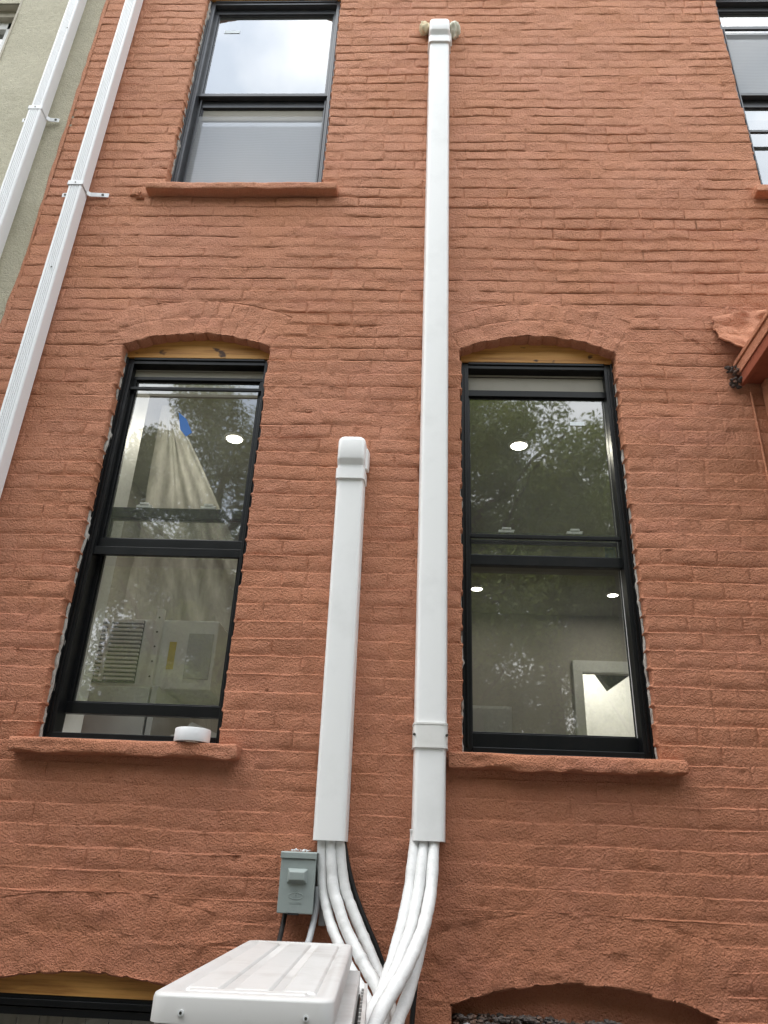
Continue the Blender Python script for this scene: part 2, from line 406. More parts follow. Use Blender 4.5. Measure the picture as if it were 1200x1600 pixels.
def warp(V):
    x, z = V[:, 0].copy(), V[:, 2].copy()
    V[:, 0] += noise(x * 5, z * 5, 21) * .0035
    V[:, 2] += noise(x * 3.2, z * 6, 22) * .0040 + noise(x * 14, z * 6, 23) * .0018
    return V
def grid_faces(nr, nc, flip=False):
    i = np.arange(nr - 1)[:, None] * nc + np.arange(nc - 1)[None, :]
    q = np.stack([i, i + 1, i + nc + 1, i + nc], -1).reshape(-1, 4)
    return q[:, ::-1] if flip else q
def course_cell(z0, A, B, lopen, ropen, seed, coarse=False):
    rows = z0 + (ROWS if not coarse else np.array([0, .006, .0150, .045, .057, CH]))
    if abs(float(A(z0)) - float(A(z0 + CH))) + abs(float(B(z0)) - float(B(z0 + CH))) > 1e-4:
        rows = np.unique(np.concatenate([rows, np.linspace(z0, z0 + CH, 33)]))
        rows = rows[np.concatenate([[True], np.diff(rows) > 2e-4])]
        rows[-1] = z0 + CH
    rs = random.Random(seed)
    xa = float(A(z0 + CH / 2)); xb = float(B(z0 + CH / 2)); wd = xb - xa
    n = max(2, int(wd / (.020 if not coarse else .05)))
    inner = np.linspace(.013, wd - .013, n + 1)
    off = np.concatenate([[0, .0035, .008], inner, [wd - .008, wd - .0035, wd]])
    u = off / wd
    a = A(rows)[:, None]; b = B(rows)[:, None]
    jit = rs.uniform(-.003, .005)
    ed = ss(np.minimum(rows - z0, z0 + CH - rows) / .010)[:, None]
    if lopen: a = a + (jit + .004 - .006 * ed) * 0 + (-.0045 * (1 - ed) + jit * ed)
    if ropen: b = b + (.0045 * (1 - ed) - jit * ed)
    X = a + (b - a) * u[None, :]
    Z = np.repeat(rows[:, None], len(u), 1)
    big = np.full_like(X, 1.0)
    dl = big if lopen else X - a; dr = big if ropen else b - X
    db = Z - z0; dt = z0 + CH - Z
    sm = smooth_field(X, Z)
    prot = rs.uniform(-.0012, .0020); tilt = rs.uniform(-.0010, .0013)
    Y = relief(X, Z, dl, dr, db, dt, prot, tilt, seed, sm)
    def wrap(side):
        # rounded arris and the return into the opening
        e = X[:, :1] if side < 0 else X[:, -1:]
        h = Y[:, :1] if side < 0 else Y[:, -1:]
        s = -side
        xs = [e + s * .0000, e - s * .0010, e - s * .0012, e - s * .0008 + s * 0.001 * noise(rows * 60, rows * 0 + seed, 8)[:, None]]
        ys = [h - .004, h - .012, h * 0 - .034, h * 0 - .080]
        return xs, ys
    if lopen:
        X2 = X.copy(); X2[:, 0] += .004; X2[:, 1] += .003
        xs, ys = wrap(-1)
        X = np.concatenate([*reversed(xs), X2], 1); Y = np.concatenate([*reversed(ys), Y], 1); Z = np.repeat(rows[:, None], X.shape[1], 1)
    if ropen:
        X2 = X.copy(); X2[:, -1] -= .004; X2[:, -2] -= .003
        xs, ys = wrap(1)
        X = np.concatenate([X2, *xs], 1); Y = np.concatenate([Y, *ys], 1); Z = np.repeat(rows[:, None], X.shape[1], 1)
    V = np.stack([X, -Y, Z], -1).reshape(-1, 3)
    CELLS.append((shown_area(xa, xb, z0, z0 + CH), warp(V), grid_faces(*X.shape)))
def ring_cell(o, r0, r1, a0, a1, inner_open, seed):
    rs = random.Random(seed)
    h = r1 - r0; mid = (r0 + r1) / 2; wd = (a1 - a0) * mid
    ro = np.concatenate([[0, .0035, .008], np.linspace(.015, h - .015, 5), [h - .008, h - .0035, h]])
    co = np.concatenate([[0, .0035, .008], np.linspace(.015, wd - .015, 3), [wd - .008, wd - .0035, wd]])
    Rr = r0 + np.repeat(ro[:, None], len(co), 1); Aa = a0 + (a1 - a0) * np.repeat((co / wd)[None, :], len(ro), 0)
    if inner_open:
        scal = ss(np.minimum(co, wd - co) / .012)
        Rr[0] += (.004 - .006 * scal) + rs.uniform(-.002, .002)
    X = o['xc'] + Rr * np.sin(Aa); Z = o['zc'] + Rr * np.cos(Aa)
    dl = (Aa - a0) * mid; dr = (a1 - Aa) * mid
    db = np.full_like(dl, 1.0) if inner_open else Rr - r0
    dt = r1 - Rr
    sm = smooth_field(X, Z)
    Y = relief(X, Z, dl, dr, db, dt, rs.uniform(0, .0035), 0, seed, sm)
    if inner_open:
        Xs, Ys, Zs = [], [], []
        for dy, dr_ in ((.085, .0005), (.034, .0005), (.012, .000), (.004, .0015)):
            rr = Rr[0] + dr_
            Xs.append(o['xc'] + rr * np.sin(Aa[0])); Zs.append(o['zc'] + rr * np.cos(Aa[0])); Ys.append(Y[0] * (dy < .02) - dy)
        X = np.concatenate([np.array(Xs), X]); Z = np.concatenate([np.array(Zs), Z]); Y = np.concatenate([np.array(Ys), Y])
        X[4] = o['xc'] + (Rr[0] + .005) * np.sin(Aa[0]); Z[4] = o['zc'] + (Rr[0] + .005) * np.cos(Aa[0])
    V = np.stack([X, -Y, Z], -1).reshape(-1, 3)
    x0, x1 = X.min(), X.max(); z0, z1 = Z.min(), Z.max()
    CELLS.append((shown_area(x0, x1, z0, z1) * .8, warp(V), grid_faces(*X.shape)))

def const(v): return lambda z: np.asarray(z, float) * 0 + v
nmin, nmax = -57, 55
seed = 1
for n in range(nmax, nmin, -1):
    z0 = cz(n); zm = z0 + CH / 2
    obs = []
    for o in OPEN:
        if o['zb'] - .01 < zm < o['ztop']:
            obs.append(o)
    obs.sort(key=lambda o: o['xc'])
    segs = []; cur = const(XL); lop = False
    for o in obs:
        op = zm < o['zs']
        segs.append((cur, (lambda oo: lambda z: oo['xc'] - half_at(oo, z))(o), lop, op))
        cur = (lambda oo: lambda z: oo['xc'] + half_at(oo, z))(o); lop = op
    segs.append((cur, const(XR), lop, False))
    header = (n % 6 == 1)
    pitch = .1005 if header else .2010
    phase = (.05 if header else (.100 if n % 2 else 0.0)) + rng.uniform(-.012, .012)
    for A, B, lo, ro in segs:
        xa, xb = float(A(zm)), float(B(zm))
        if xb - xa < .012: continue
        cuts = [xa]; x = math.floor((xa - phase) / pitch) * pitch + phase
        while x < xb - .001:
            if x > xa + .052 and x < xb - .052 and x - cuts[-1] > .05:
                cuts.append(x + rng.uniform(-.006, .006))
                if not header and rng.random() < .10 and x + .1 < xb - .06: cuts.append(x + .1)
            x += pitch
        cuts.append(xb)
        for k in range(len(cuts) - 1):
            fa = A if k == 0 else const(cuts[k]); fb = B if k == len(cuts) - 2 else const(cuts[k + 1])
            seed += 1
            course_cell(z0, fa, fb, lo and k == 0, ro and k == len(cuts) - 2, seed, coarse=(z0 > 6.3 or z0 < 1.0 or cuts[k] > 2.3))
for o in OPEN:
    rm = (o['R'] + o['R2']) / 2
    for q, (ra, rb) in enumerate(((o['R'], rm), (rm, o['R2']))):
        nb = max(7, int(round(2 * o['th'] * (ra + rb) / 2 / .066)))
        da = 2 * o['th'] / nb; sh = 0
        for k in range(nb):
            seed += 1
            ring_cell(o, ra, rb, -o['th'] + k * da, -o['th'] + (k + 1) * da, q == 0, seed)

# ------------------------------------------------------------------ setting: ground
g = MB(); g.add([(-60, -60, 0), (60, -60, 0), (60, 60, 0), (-60, 60, 0)], [(0, 1, 2, 3)])
tag(g.build('ground', 'concrete'), kind='structure')

# ------------------------------------------------------------------ the brick house
house = thing('brick_house', (0, 0, 0), 'terracotta painted brick house rear with black framed windows', 'house')
# body of the wall behind the brick relief, with its openings
xs = sorted({XL, XR, *[v for o in OPEN for v in (round(o['xc'] - o['hs'] - .004, 4), round(o['xc'] + o['hs'] + .004, 4))]})
zs_ = sorted({0.0, 9.0, *[v for o in OPEN for v in (round(o['zb'] - .002, 4), round(o['zs'] + (o['R'] - (o['zs'] * 0 + o['R'] * math.cos(o['th']))) + .02, 4))]})
core = MB()
for i in range(len(xs) - 1):
    for k in range(len(zs_) - 1):
        xm = (xs[i] + xs[i + 1]) / 2; zm = (zs_[k] + zs_[k + 1]) / 2
        inside = any(abs(xm - o['xc']) < o['hs'] and o['zb'] < zm < o['zs'] + o['R'] * (1 - math.cos(o['th'])) + .019 for o in OPEN)
        if not inside:
            core.box(xs[i], xs[i + 1], .030, .140, zs_[k], zs_[k + 1])
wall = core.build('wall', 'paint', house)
order = sorted(range(len(CELLS)), key=lambda i: -CELLS[i][0])
def mesh_np(name, V, F):
    me = bpy.data.meshes.new(name)
    me.vertices.add(len(V)); me.vertices.foreach_set('co', np.asarray(V, np.float32).ravel())
    me.loops.add(F.size); me.loops.foreach_set('vertex_index', F.astype(np.int32).ravel())
    me.polygons.add(len(F)); me.polygons.foreach_set('loop_start', np.arange(0, F.size, 4, dtype=np.int32))
    me.polygons.foreach_set('loop_total', np.full(len(F), 4, np.int32))
    me.polygons.foreach_set('use_smooth', np.ones(len(F), bool))
    me.update(calc_edges=True); me.validate(); return me
for i in order[:300]:
    _, V, F = CELLS[i]
    c = V.mean(0)
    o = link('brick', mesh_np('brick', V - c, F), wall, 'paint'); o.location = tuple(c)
Vs, Fs, nn = [], [], 0
for i in order[300:]:
    _, V, F = CELLS[i]; Vs.append(V); Fs.append(F + nn); nn += len(V)
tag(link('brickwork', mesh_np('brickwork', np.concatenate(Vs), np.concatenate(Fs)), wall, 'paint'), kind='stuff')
# plain upper storey beyond the frame is covered by the wall body

def rough_slab(name, x0, x1, y0, y1, z0, z1, mat, parent, amp=.005, step=.010, seed=3, slope=.0, drop=0, rag=1.0):
    """a thickly painted stone slab: every face a displaced grid, corners worn"""
    nx = max(2, int((x1 - x0) / step)); ny = max(2, int((y1 - y0) / .010)); nz = max(2, int((z1 - z0) / .007))
    idx = {}; V = []; F = []
    def vid(i, j, k):
        if (i, j, k) not in idx:
            idx[(i, j, k)] = len(V)
            x = x0 + (x1 - x0) * i / nx; y = y0 + (y1 - y0) * j / ny; z = z0 + (z1 - z0) * k / nz
            ex = min(i, nx - i) == 0; ey = j == 0; ez = min(k, nz - k) == 0
            if ex + ey + ez >= 2:
                r = .0025
                if ex: x += r if i == 0 else -r
                if ey: y += r
                if ez: z += r if k == 0 else -r
            fb = 1 - (y - y0) / (y1 - y0)
            z += slope * fb
            y += amp * float(noise(x * 9 + seed, z * 25, 31)) * rag + amp * .5 * float(noise(x * 37 + seed, z * 60, 32))
            z += amp * .8 * float(noise(x * 8 + seed, y * 11, 33)) * (1.4 if k == 0 else .5) * fb
            if k == 0: z += amp * 1.1 * float(noise(x * 23 + seed, 4.2, 35)) * fb
            x += amp * .5 * float(noise(y * 40, z * 40 + seed, 34))
            V.append((x, y, z))
        return idx[(i, j, k)]
    for i in range(nx):
        for k in range(nz):
            F.append((vid(i, 0, k), vid(i + 1, 0, k), vid(i + 1, 0, k + 1), vid(i, 0, k + 1)))
    for i in range(nx):
        for j in range(ny):
            F.append((vid(i, j, nz), vid(i + 1, j, nz), vid(i + 1, j + 1, nz), vid(i, j + 1, nz)))
            F.append((vid(i, j + 1, 0), vid(i + 1, j + 1, 0), vid(i + 1, j, 0), vid(i, j, 0)))
    for j in range(ny):
        for k in range(nz):
            F.append((vid(0, j + 1, k), vid(0, j, k), vid(0, j, k + 1), vid(0, j + 1, k + 1)))
            F.append((vid(nx, j, k), vid(nx, j + 1, k), vid(nx, j + 1, k + 1), vid(nx, j, k + 1)))
    m = MB(); m.v = V; m.f = F
    o = m.build(name, mat, parent, smooth=True); o.data.set_sharp_from_angle(angle=math.radians(48)); return o
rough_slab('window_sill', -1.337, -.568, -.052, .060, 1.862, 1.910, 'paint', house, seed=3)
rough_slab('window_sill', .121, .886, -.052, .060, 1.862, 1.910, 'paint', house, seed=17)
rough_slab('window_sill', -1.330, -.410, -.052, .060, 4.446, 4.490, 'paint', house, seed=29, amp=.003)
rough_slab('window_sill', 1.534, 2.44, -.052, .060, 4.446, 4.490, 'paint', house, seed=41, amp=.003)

# ------------------------------------------------------------------ windows
def head_profile(o, z0, dz=.004, n=18):
    """board that fills the arch: flat below, curved above"""
    xs = np.linspace(-o['hs'] + .003, o['hs'] - .003, n)
    top = [(o['xc'] + x, o['zc'] + math.sqrt(o['R'] ** 2 - x * x) + dz) for x in xs]
    return [(o['xc'] - o['hs'] + .003, z0), (o['xc'] + o['hs'] - .003, z0)] + top[::-1]
def ragged_strip(parent, x, z0, z1, side, seed):
    m = MB(); n = int((z1 - z0) / .012); V = []; F = []
    for k in range(n + 1):
        z = z0 + (z1 - z0) * k / n
        wd = .003 + .007 * float(noise(z * 13, seed, 3)) + .004 * float(noise(z * 70, seed, 4))
        wd = max(.001, wd)
        for q, (dx, yy) in enumerate(((-.002, .060), (-.002, .034 + .006 * float(noise(z * 50, seed, 5))), (wd * .7, .036 + .004 * float(noise(z * 70, seed, 6))), (wd, .060))):
            V.append((x - side * dx, yy, z))
    for k in range(n):
        for q in range(3):
            a = k * 4 + q; F.append((a, a + 1, a + 5, a + 4))
    m.v = V; m.f = F
    return m.build('mortar_edge', 'caulk', parent, smooth=True)

def pane(parent, x0, x1, y, z0, z1, mat='glass', name='pane'):
    return MB().add([(x0, y, z0), (x1, y, z0), (x1, y, z1), (x0, y, z1)], [(0, 1, 2, 3)]).build(name, mat, parent)
def sash(parent, x0, x1, y0, y1, z0, z1, st, top, bot, mat='black', name='sash', lipmat=None):
    m = MB()
    m.box(x0, x0 + st, y0, y1, z0 + bot, z1 - top); m.box(x1 - st, x1, y0, y1, z0 + bot, z1 - top)
    m.box(x0, x1, y0 - .0015, y1, z1 - top, z1); m.box(x0, x1, y0 - .0015, y1, z0, z0 + bot)
    # glazing bead, stepped back
    b = .006
    m.box(x0 + st, x0 + st + b, y0 + .008, y1, z0 + bot, z1 - top); m.box(x1 - st - b, x1 - st, y0 + .008, y1, z0 + bot, z1 - top)
    m.box(x0 + st + b, x1 - st - b, y0 + .008, y1, z0 + bot, z0 + bot + b); m.box(x0 + st + b, x1 - st - b, y0 + .008, y1, z1 - top - b, z1 - top)
    return m.build(name, mat, parent, bevel=.0015)
def frame(parent_house, o, y0, zb, zt, jl, jr, mat='black', label=None, depth=.075):
    x0 = o['xc'] - o['hs'] + .002; x1 = o['xc'] + o['hs'] - .002
    m = MB()
    m.box(x0, x0 + jl, y0, y0 + depth, zb, zt); m.box(x1 - jr, x1, y0, y0 + depth, zb, zt)
    # thin proud ribs on the jambs, the way the extrusion is stepped
    m.box(x0 + jl * .45, x0 + jl * .62, y0 - .005, y0, zb + .03, zt - .03); m.box(x1 - jr * .62, x1 - jr * .45, y0 - .005, y0, zb + .03, zt - .03)
    m.box(x0, x0 + jl * .22, y0 - .009, y0, zb, zt); m.box(x1 - jr * .22, x1, y0 - .009, y0, zb, zt)
    m.box(x0 + jl, x1 - jr, y0, y0 + depth, zt - .030, zt); m.box(x0 + jl, x1 - jr, y0 - .006, y0, zt - .012, zt)
    m.box(x0 + jl, x1 - jr, y0 - .004, y0 + depth, zb, zb + .030); m.box(x0 + jl, x1 - jr, y0 - .012, y0 - .004, zb, zb + .012)
    w_ = m.build('window', mat, parent_house, bevel=.0015)
    if label: w_['label'] = label
    return w_
def lock(parent, x, y, z):
    m = MB(); m.box(x - .030, x + .030, y - .010, y + .012, z + .002, z + .014)
    m.box(x - .016, x + .020, y - .013, y + .008, z + .014, z + .024); m.box(x + .010, x + .034, y - .010, y - .002, z + .010, z + .015)
    return m.build('sash_lock', 'tape', parent, bevel=.002)

# --- left kitchen window
o = OPEN[0]
wL = frame(house, o, .056, 1.912, 3.532, .034, .024, label='tall sash window with plastic sheeting behind the glass')
MB().prism(head_profile(o, 3.532), .048, .100, 'y').build('head_board', 'wood', wL)
fix_normals(wL.children[-1])
MB().box(-1.27, -.655, .062, .075, 3.516, 3.530).build('head_flashing', 'dark', wL)
MB().box(-1.245, -.672, .092, .128, 3.455, 3.486).build('blind_cassette', 'taupe', wL)
MB().box(-1.245, -.672, .086, .094, 3.488, 3.491).build('blind_rail', 'taupe', wL)
sash(wL, -1.250, -.668, .086, .112, 2.651, 3.455, .020, .016, .038, name='upper_sash')
pane(wL, -1.228, -.690, .100, 2.690, 3.438)
MB().box(-1.250, -.665, .068, .080, 3.378, 3.392).box(-1.250, -.665, .064, .082, 2.612, 2.645).box(-1.25, -1.243, .070, .080, 2.645, 3.378).build('storm_rail', 'black', wL, bevel=.001)
sash(wL, -1.250, -.668, .116, .142, 2.018, 2.838, .020, .044, .040, name='lower_sash')
pane(wL, -1.228, -.690, .130, 2.060, 2.793)
lock(wL, -1.105, .127, 2.838); lock(wL, -.842, .127, 2.838)
ragged_strip(wL, o['xc'] - o['hs'], 1.915, 3.55, -1, 5)
MB().box(-1.252, -1.246, .084, .100, 1.945, 2.61).build('track_liner', 'white', wL)
li = MB(); li.box(-1.262, -1.250, .142, .300, 1.93, 3.53).box(-.668, -.656, .142, .300, 1.93, 3.53).box(-1.25, -.668, .142, .300, 3.50, 3.512).box(-1.25, -.668, .142, .300, 1.93, 1.942)
li.build('inner_lining', 'white', wL)
MB().add([(-1.025, .0985, 3.285), (-.985, .0985, 3.250), (-.952, .0985, 3.185), (-.975, .0985, 3.165), (-1.005, .0985, 3.200)], [(0, 1, 2, 3, 4)]).build('blue_tape', 'bluetape', wL)

# --- right kitchen window
o = OPEN[1]
wR = frame(house, o, .056, 1.912, 3.532, .034, .034, label='tall sash window right of the long white duct')
MB().prism(head_profile(o, 3.532), .048, .100, 'y').build('head_board', 'wood', wR); fix_normals(wR.children[-1])
MB().box(.190, .800, .058, .068, 3.524, 3.5315).build('head_flashing', 'dark', wR)
MB().box(.206, .780, .092, .130, 3.413, 3.482).build('blind_cassette', 'taupe', wR, bevel=.003)
MB().box(.206, .780, .086, .094, 3.486, 3.490).build('blind_rail', 'taupe', wR)
sash(wR, .192, .800, .086, .112, 2.617, 3.412, .016, .030, .040, name='upper_sash')
pane(wR, .210, .782, .100, 2.658, 3.381)
sash(wR, .192, .800, .116, .142, 1.943, 2.765, .016, .036, .056, name='lower_sash')
pane(wR, .210, .782, .130, 2.000, 2.728)
MB().box(.786, .800, .066, .084, 1.96, 2.66).box(.188, .802, .066, .080, 2.722, 2.736).build('screen_track', 'black', wR, bevel=.001)
MB().box(.7785, .7835, .113, .119, 2.0, 3.375).build('white_jamb_edge', 'white', wR)
lock(wR, .352, .127, 2.765); lock(wR, .618, .127, 2.765)
ragged_strip(wR, o['xc'] + o['hs'], 1.915, 3.45, 1, 9); ragged_strip(wR, o['xc'] - o['hs'], 1.915, 3.0, -1, 13)
MB().box(.628, .688, .0975, .0990, 3.252, 3.270).build('glazing_mark', 'mark', wR)
MB().box(.735, .775, .144, .146, 2.668, 2.724).build('blue_tape', 'bluetape', wR)

# --- upper windows
for o, lab, zoff in ((OPEN[2], 'upper sash window reflecting bright sky beside the downpipes', 0), (OPEN[3], 'upper sash window cut by the right edge', 1)):
    x0 = o['xc'] - o['hs']; x1 = o['xc'] + o['hs']
    wU = frame(house, o, .056, 4.450, 6.075, .030, .030, mat='skylit_frame', label=lab)
    MB().prism(head_profile(o, 6.075), .045, .120, 'y').build('head_board', 'wood', wU); fix_normals(wU.children[-1])
    MB().box(x0 + .01, x1 - .01, .062, .072, 6.052, 6.073).build('head_flashing', 'dark', wU)
    sash(wU, x0 + .028, x1 - .028, .086, .112, 5.292, 6.045, .022, .040, .022, mat='skylit_frame', name='upper_sash')
    pane(wU, x0 + .052, x1 - .052, .100, 5.316, 6.003, 'glass_top')
    sash(wU, x0 + .028, x1 - .028, .116, .142, 4.480, 5.300, .026, .060, .05, mat='skylit_frame', name='lower_sash')
    MB().box(x0 + .05, x1 - .05, .128, .1285, 5.155, 5.232).build('reflection_strip', 'taupe', wU)  # rail strip coloured taupe for the ceiling light reflected there
    pane(wU, x0 + .054, x1 - .054, .134 if not zoff else .126, 4.53, 5.238, 'glass_top')
    if not zoff:
        MB().add([(x0 + .05, .104, 4.50), (x1 - .05, .104, 4.50), (x1 - .05, .104, 5.155), (x0 + .05, .104, 5.155)], [(0, 1, 2, 3)]).build('insect_screen', 'screen', wU)
        MB().box(x0 + .045, x0 + .051, .100, .108, 4.50, 5.29).box(x1 - .051, x1 - .045, .100, .108, 4.50, 5.29).box(x0 + .051, x1 - .051, .100, .108, 5.286, 5.292).build('screen_frame', 'skylit_frame', wU)
        MB().box(-1.165, -1.075, .0975, .0988, 5.852, 5.874).build('glazing_mark', 'mark', wU)
    else:
        MB().box(x0 + .03, x1 - .03, .070, .084, 5.822, 5.846).box(x0 + .03, x1 - .03, .070, .084, 4.995, 5.010).box(x0 + .045, x0 + .052, .070, .084, 4.47, 5.822).build('storm_rail', 'skylit_frame', wU, bevel=.001)
        MB().add([(x0 + .052, .090 + .0, 5.32), (x1 - .05, .090, 5.32), (x1 - .05, .090, 5.82), (x0 + .052, .090, 5.82)], [(0, 1, 2, 3)]).build('insect_screen', 'screen', wU)
    ragged_strip(wU, x0, 4.46, 6.05, -1, 15 + zoff)
# foam nub beside the left upper window
# --- basement window, left
o = OPEN[4]
wB = frame(house, o, .040, .30, 1.178, .04, .04, label='low window under a plywood arch behind the condenser')
MB().prism(head_profile(o, 1.178), .030, .09, 'y').build('head_board', 'wood', wB); fix_normals(wB.children[-1])
MB().box(-1.25, -.68, .030, .07, 1.148, 1.166).box(-1.25, -.68, .036, .07, 1.124, 1.145).build('head_rail', 'black', wB, bevel=.002)
for k in range(8):
    MB().box(-1.25 + k * .071, -1.25 + k * .071 + .066, .100 + .003 * (k % 2), .108, .33, 1.118).build('blind_slat', 'stonebeige', wB)
pane(wB, -1.25, -.68, .080, .33, 1.122)
# --- walled-up basement arch, right
o = OPEN[5]
n = 40; V = []; F = []
nz = 30
for k in range(nz + 1):
    for i in range(n + 1):
        x = o['xc'] + o['hs'] * 1.02 * (2 * i / n - 1); z = .12 + (1.30 - .12) * k / nz
        V.append((x, .058 + .006 * float(noise(x * 7, z * 11, 51)) + .003 * float(noise(x * 25, z * 40, 52)), z))
for k in range(nz):
    for i in range(n):
        a = k * (n + 1) + i; F.append((a, a + 1, a + n + 2, a + n + 1))
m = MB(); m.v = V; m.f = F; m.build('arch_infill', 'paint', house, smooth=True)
rough_slab('arch_ledge', o['xc'] - o['hs'] + .002, o['xc'] + o['hs'] - .002, -.004, .078, 1.02, 1.142, 'rubble', house, amp=.012, seed=8)
def rock(c, r, seed, m):
    rs = random.Random(seed)
    t = (1 + 5 ** .5) / 2
    P = [(-1, t, 0), (1, t, 0), (-1, -t, 0), (1, -t, 0), (0, -1, t), (0, 1, t), (0, -1, -t), (0, 1, -t), (t, 0, -1), (t, 0, 1), (-t, 0, -1), (-t, 0, 1)]
    Fs = [(0, 11, 5), (0, 5, 1), (0, 1, 7), (0, 7, 10), (0, 10, 11), (1, 5, 9), (5, 11, 4), (11, 10, 2), (10, 7, 6), (7, 1, 8), (3, 9, 4), (3, 4, 2), (3, 2, 6), (3, 6, 8), (3, 8, 9), (4, 9, 5), (2, 4, 11), (6, 2, 10), (8, 6, 7), (9, 8, 1)]
    sx, sy, sz = rs.uniform(.7, 1.4), rs.uniform(.7, 1.2), rs.uniform(.5, 1)
    m.add([(c[0] + p[0] * r * .5 * sx * rs.uniform(.7, 1.2), c[1] + p[1] * r * .5 * sy * rs.uniform(.7, 1.2), c[2] + p[2] * r * .5 * sz * rs.uniform(.7, 1.2)) for p in P], Fs)
m = MB(); rs = random.Random(11)
for k in range(1500):
    x = rs.uniform(.140, .80); top = 1.176 + .012 * float(noise(x * 12, 1, 71)) - .03 * max(0, (x - .62) / .2)
    rock((x, rs.uniform(-.002, .055), rs.uniform(1.130, top)), rs.uniform(.003, .010), k, m)
tag(m.build('rubble', 'rubble'), 'dark crumbled mortar rubble lying in the walled up basement arch', 'rubble', kind='stuff')
m = MB(); rock((.178, -.004, 1.150), .030, 3, m); m.build('stone_chip', 'rubblepale')
tag(bpy.data.objects['stone_chip'], 'pale grey stone chip at the left end of the mortar rubble', 'stone')

# ------------------------------------------------------------------ rooms behind the windows
def room(x0, x1, y0, y1, z0, z1, wallmat, door=None):
    bw = MB()
    if door: bw.box(x0, door[0], y1, y1 + .1, z0, z1).box(door[1], x1, y1, y1 + .1, z0, z1).box(door[0], door[1], y1, y1 + .1, door[2], z1)
    else: bw.box(x0, x1, y1, y1 + .1, z0, z1)
    bw.build('room_back_wall', wallmat, house)
    MB().box(x0 - .1, x0, y0, y1, z0, z1).build('room_side_wall', wallmat, house)
    MB().box(x1, x1 + .1, y0, y1, z0, z1).build('room_side_wall', wallmat, house)
    MB().box(x0 - .1, x1 + .1, y0, y1 + .1, z1, z1 + .1).build('ceiling', 'ceilpaint', house)
    MB().box(x0 - .1, x1 + .1, y0, y1 + .1, z0 - .1, z0).build('floor', 'roompaint', house)
room(-1.82, -.20, .142, 3.2, 1.2, 3.75, 'roompaint')
room(-.08, 2.60, .142, 4.15, 1.2, 3.75, 'roompaint', (1.49, 2.17, 3.23))
room(1.2, 2.5, 4.26, 5.3, 1.2, 3.75, 'white')
room(-1.82, .6, .142, 3.5, 4.0, 6.5, 'roompaint')
room(.75, 2.60, .142, 3.5, 4.0, 6.5, 'roompaint')
MB().box(-1.8, 2.7, .142, 1.0, 0.02, 1.08).build('cellar', 'dark', house)
MB().box(XL, XR, .142, 5, 8.9, 9.0).build('roof', 'dark', house)
# bright room seen through an inner doorway of the right-hand room
m = MB(); m.box(1.42, 1.50, 4.105, 4.148, 1.2, 3.22).box(2.16, 2.24, 4.105, 4.148, 1.2, 3.22).box(1.42, 2.24, 4.103, 4.148, 3.22, 3.32)
tag(m.build('door_frame', 'whitecab'), 'white inner door frame of the lit room seen through the right kitchen window', 'door frame')
hl = bpy.data.lights.new('hall_lamp', 'AREA'); hl.shape = 'DISK'; hl.size = .2; hl.energy = 7; hl.color = (1, .95, .86)
ho = thing('hall_light', (1.85, 4.85, 3.74), 'lit lamp of the bright room beyond the inner doorway', 'ceiling light')
MB().cyl((1.85, 4.85, 3.728), (0, 0, 1), .09, .02, 24).build('lens', 'lamp', ho)
hlo = bpy.data.objects.new('hall_lamp', hl); COL.objects.link(hlo); hlo.parent = ho; hlo.location = (0, 0, -.03)
m = MB(); m.prism([(1.66, 3.30), (2.04, 3.30), (1.78, 3.12)], 4.30, 4.42, 'y')  # plain wedge for an unidentified dark shape in the doorway
tag(m.build('dark_wedge', 'dark'), 'dark angular bracket hanging in the lit doorway', 'wedge'); fix_normals(bpy.data.objects['dark_wedge'])
m = thing('tall_cabinet', (.45, 4.0, 1.2), 'white tall cabinet at the back left of the right kitchen window', 'cabinet')
MB().box(-.05, .82, 3.75, 4.14, 1.2, 2.82).build('carcass', 'whitecab', m)
MB().box(-.04, .375, 3.73, 3.748, 1.25, 2.80).build('door', 'whitecab', m, bevel=.003); MB().box(.385, .81, 3.73, 3.748, 1.25, 2.80).build('door', 'whitecab', m, bevel=.003)

def downlight(x, y, z, power, label, r=.052, grp='round recessed ceiling lights'):
    t = thing('ceiling_light', (x, y, z), label, 'ceiling light', grp)
    MB().cyl((x, y, z - .0135), (0, 0, 1), r, .011, 28).build('lens', 'lamp', t)
    tr = MB(); n = 28
    secs = []
    for rr, zz in ((r + .001, z - .014), (r + .014, z - .010), (r + .016, z - .001), (r + .001, z - .001)):
        secs.append([(x + rr * math.cos(2 * math.pi * i / n), y + rr * math.sin(2 * math.pi * i / n), zz) for i in range(n)])
    V = [p for q in secs for p in q]
    tr.add(V, [(k * n + i, k * n + (i + 1) % n, ((k + 1) % 4) * n + (i + 1) % n, ((k + 1) % 4) * n + i) for k in range(4) for i in range(n)])
    tr.build('trim_ring', 'white', t, smooth=True)
    ld = bpy.data.lights.new('ceiling_lamp', 'AREA'); ld.shape = 'DISK'; ld.size = .12; ld.energy = power; ld.color = (1, .93, .80)
    lo = bpy.data.objects.new('ceiling_lamp', ld); COL.objects.link(lo); lo.location = (0, 0, -.02); lo.parent = t
downlight(-1.046, 1.074, 3.75, 10, 'lit ceiling light behind the plastic sheeting of the left kitchen window', .044)
downlight(.565, 1.092, 3.75, 2.6, 'lit ceiling light in the upper half of the right kitchen window', .044)
downlight(.522, 3.471, 3.75, 2.0, 'lit ceiling light at the lower left of the right kitchen window', .046)
downlight(1.676, 3.539, 3.75, 3.4, 'lit ceiling light near the lit doorway', .042)

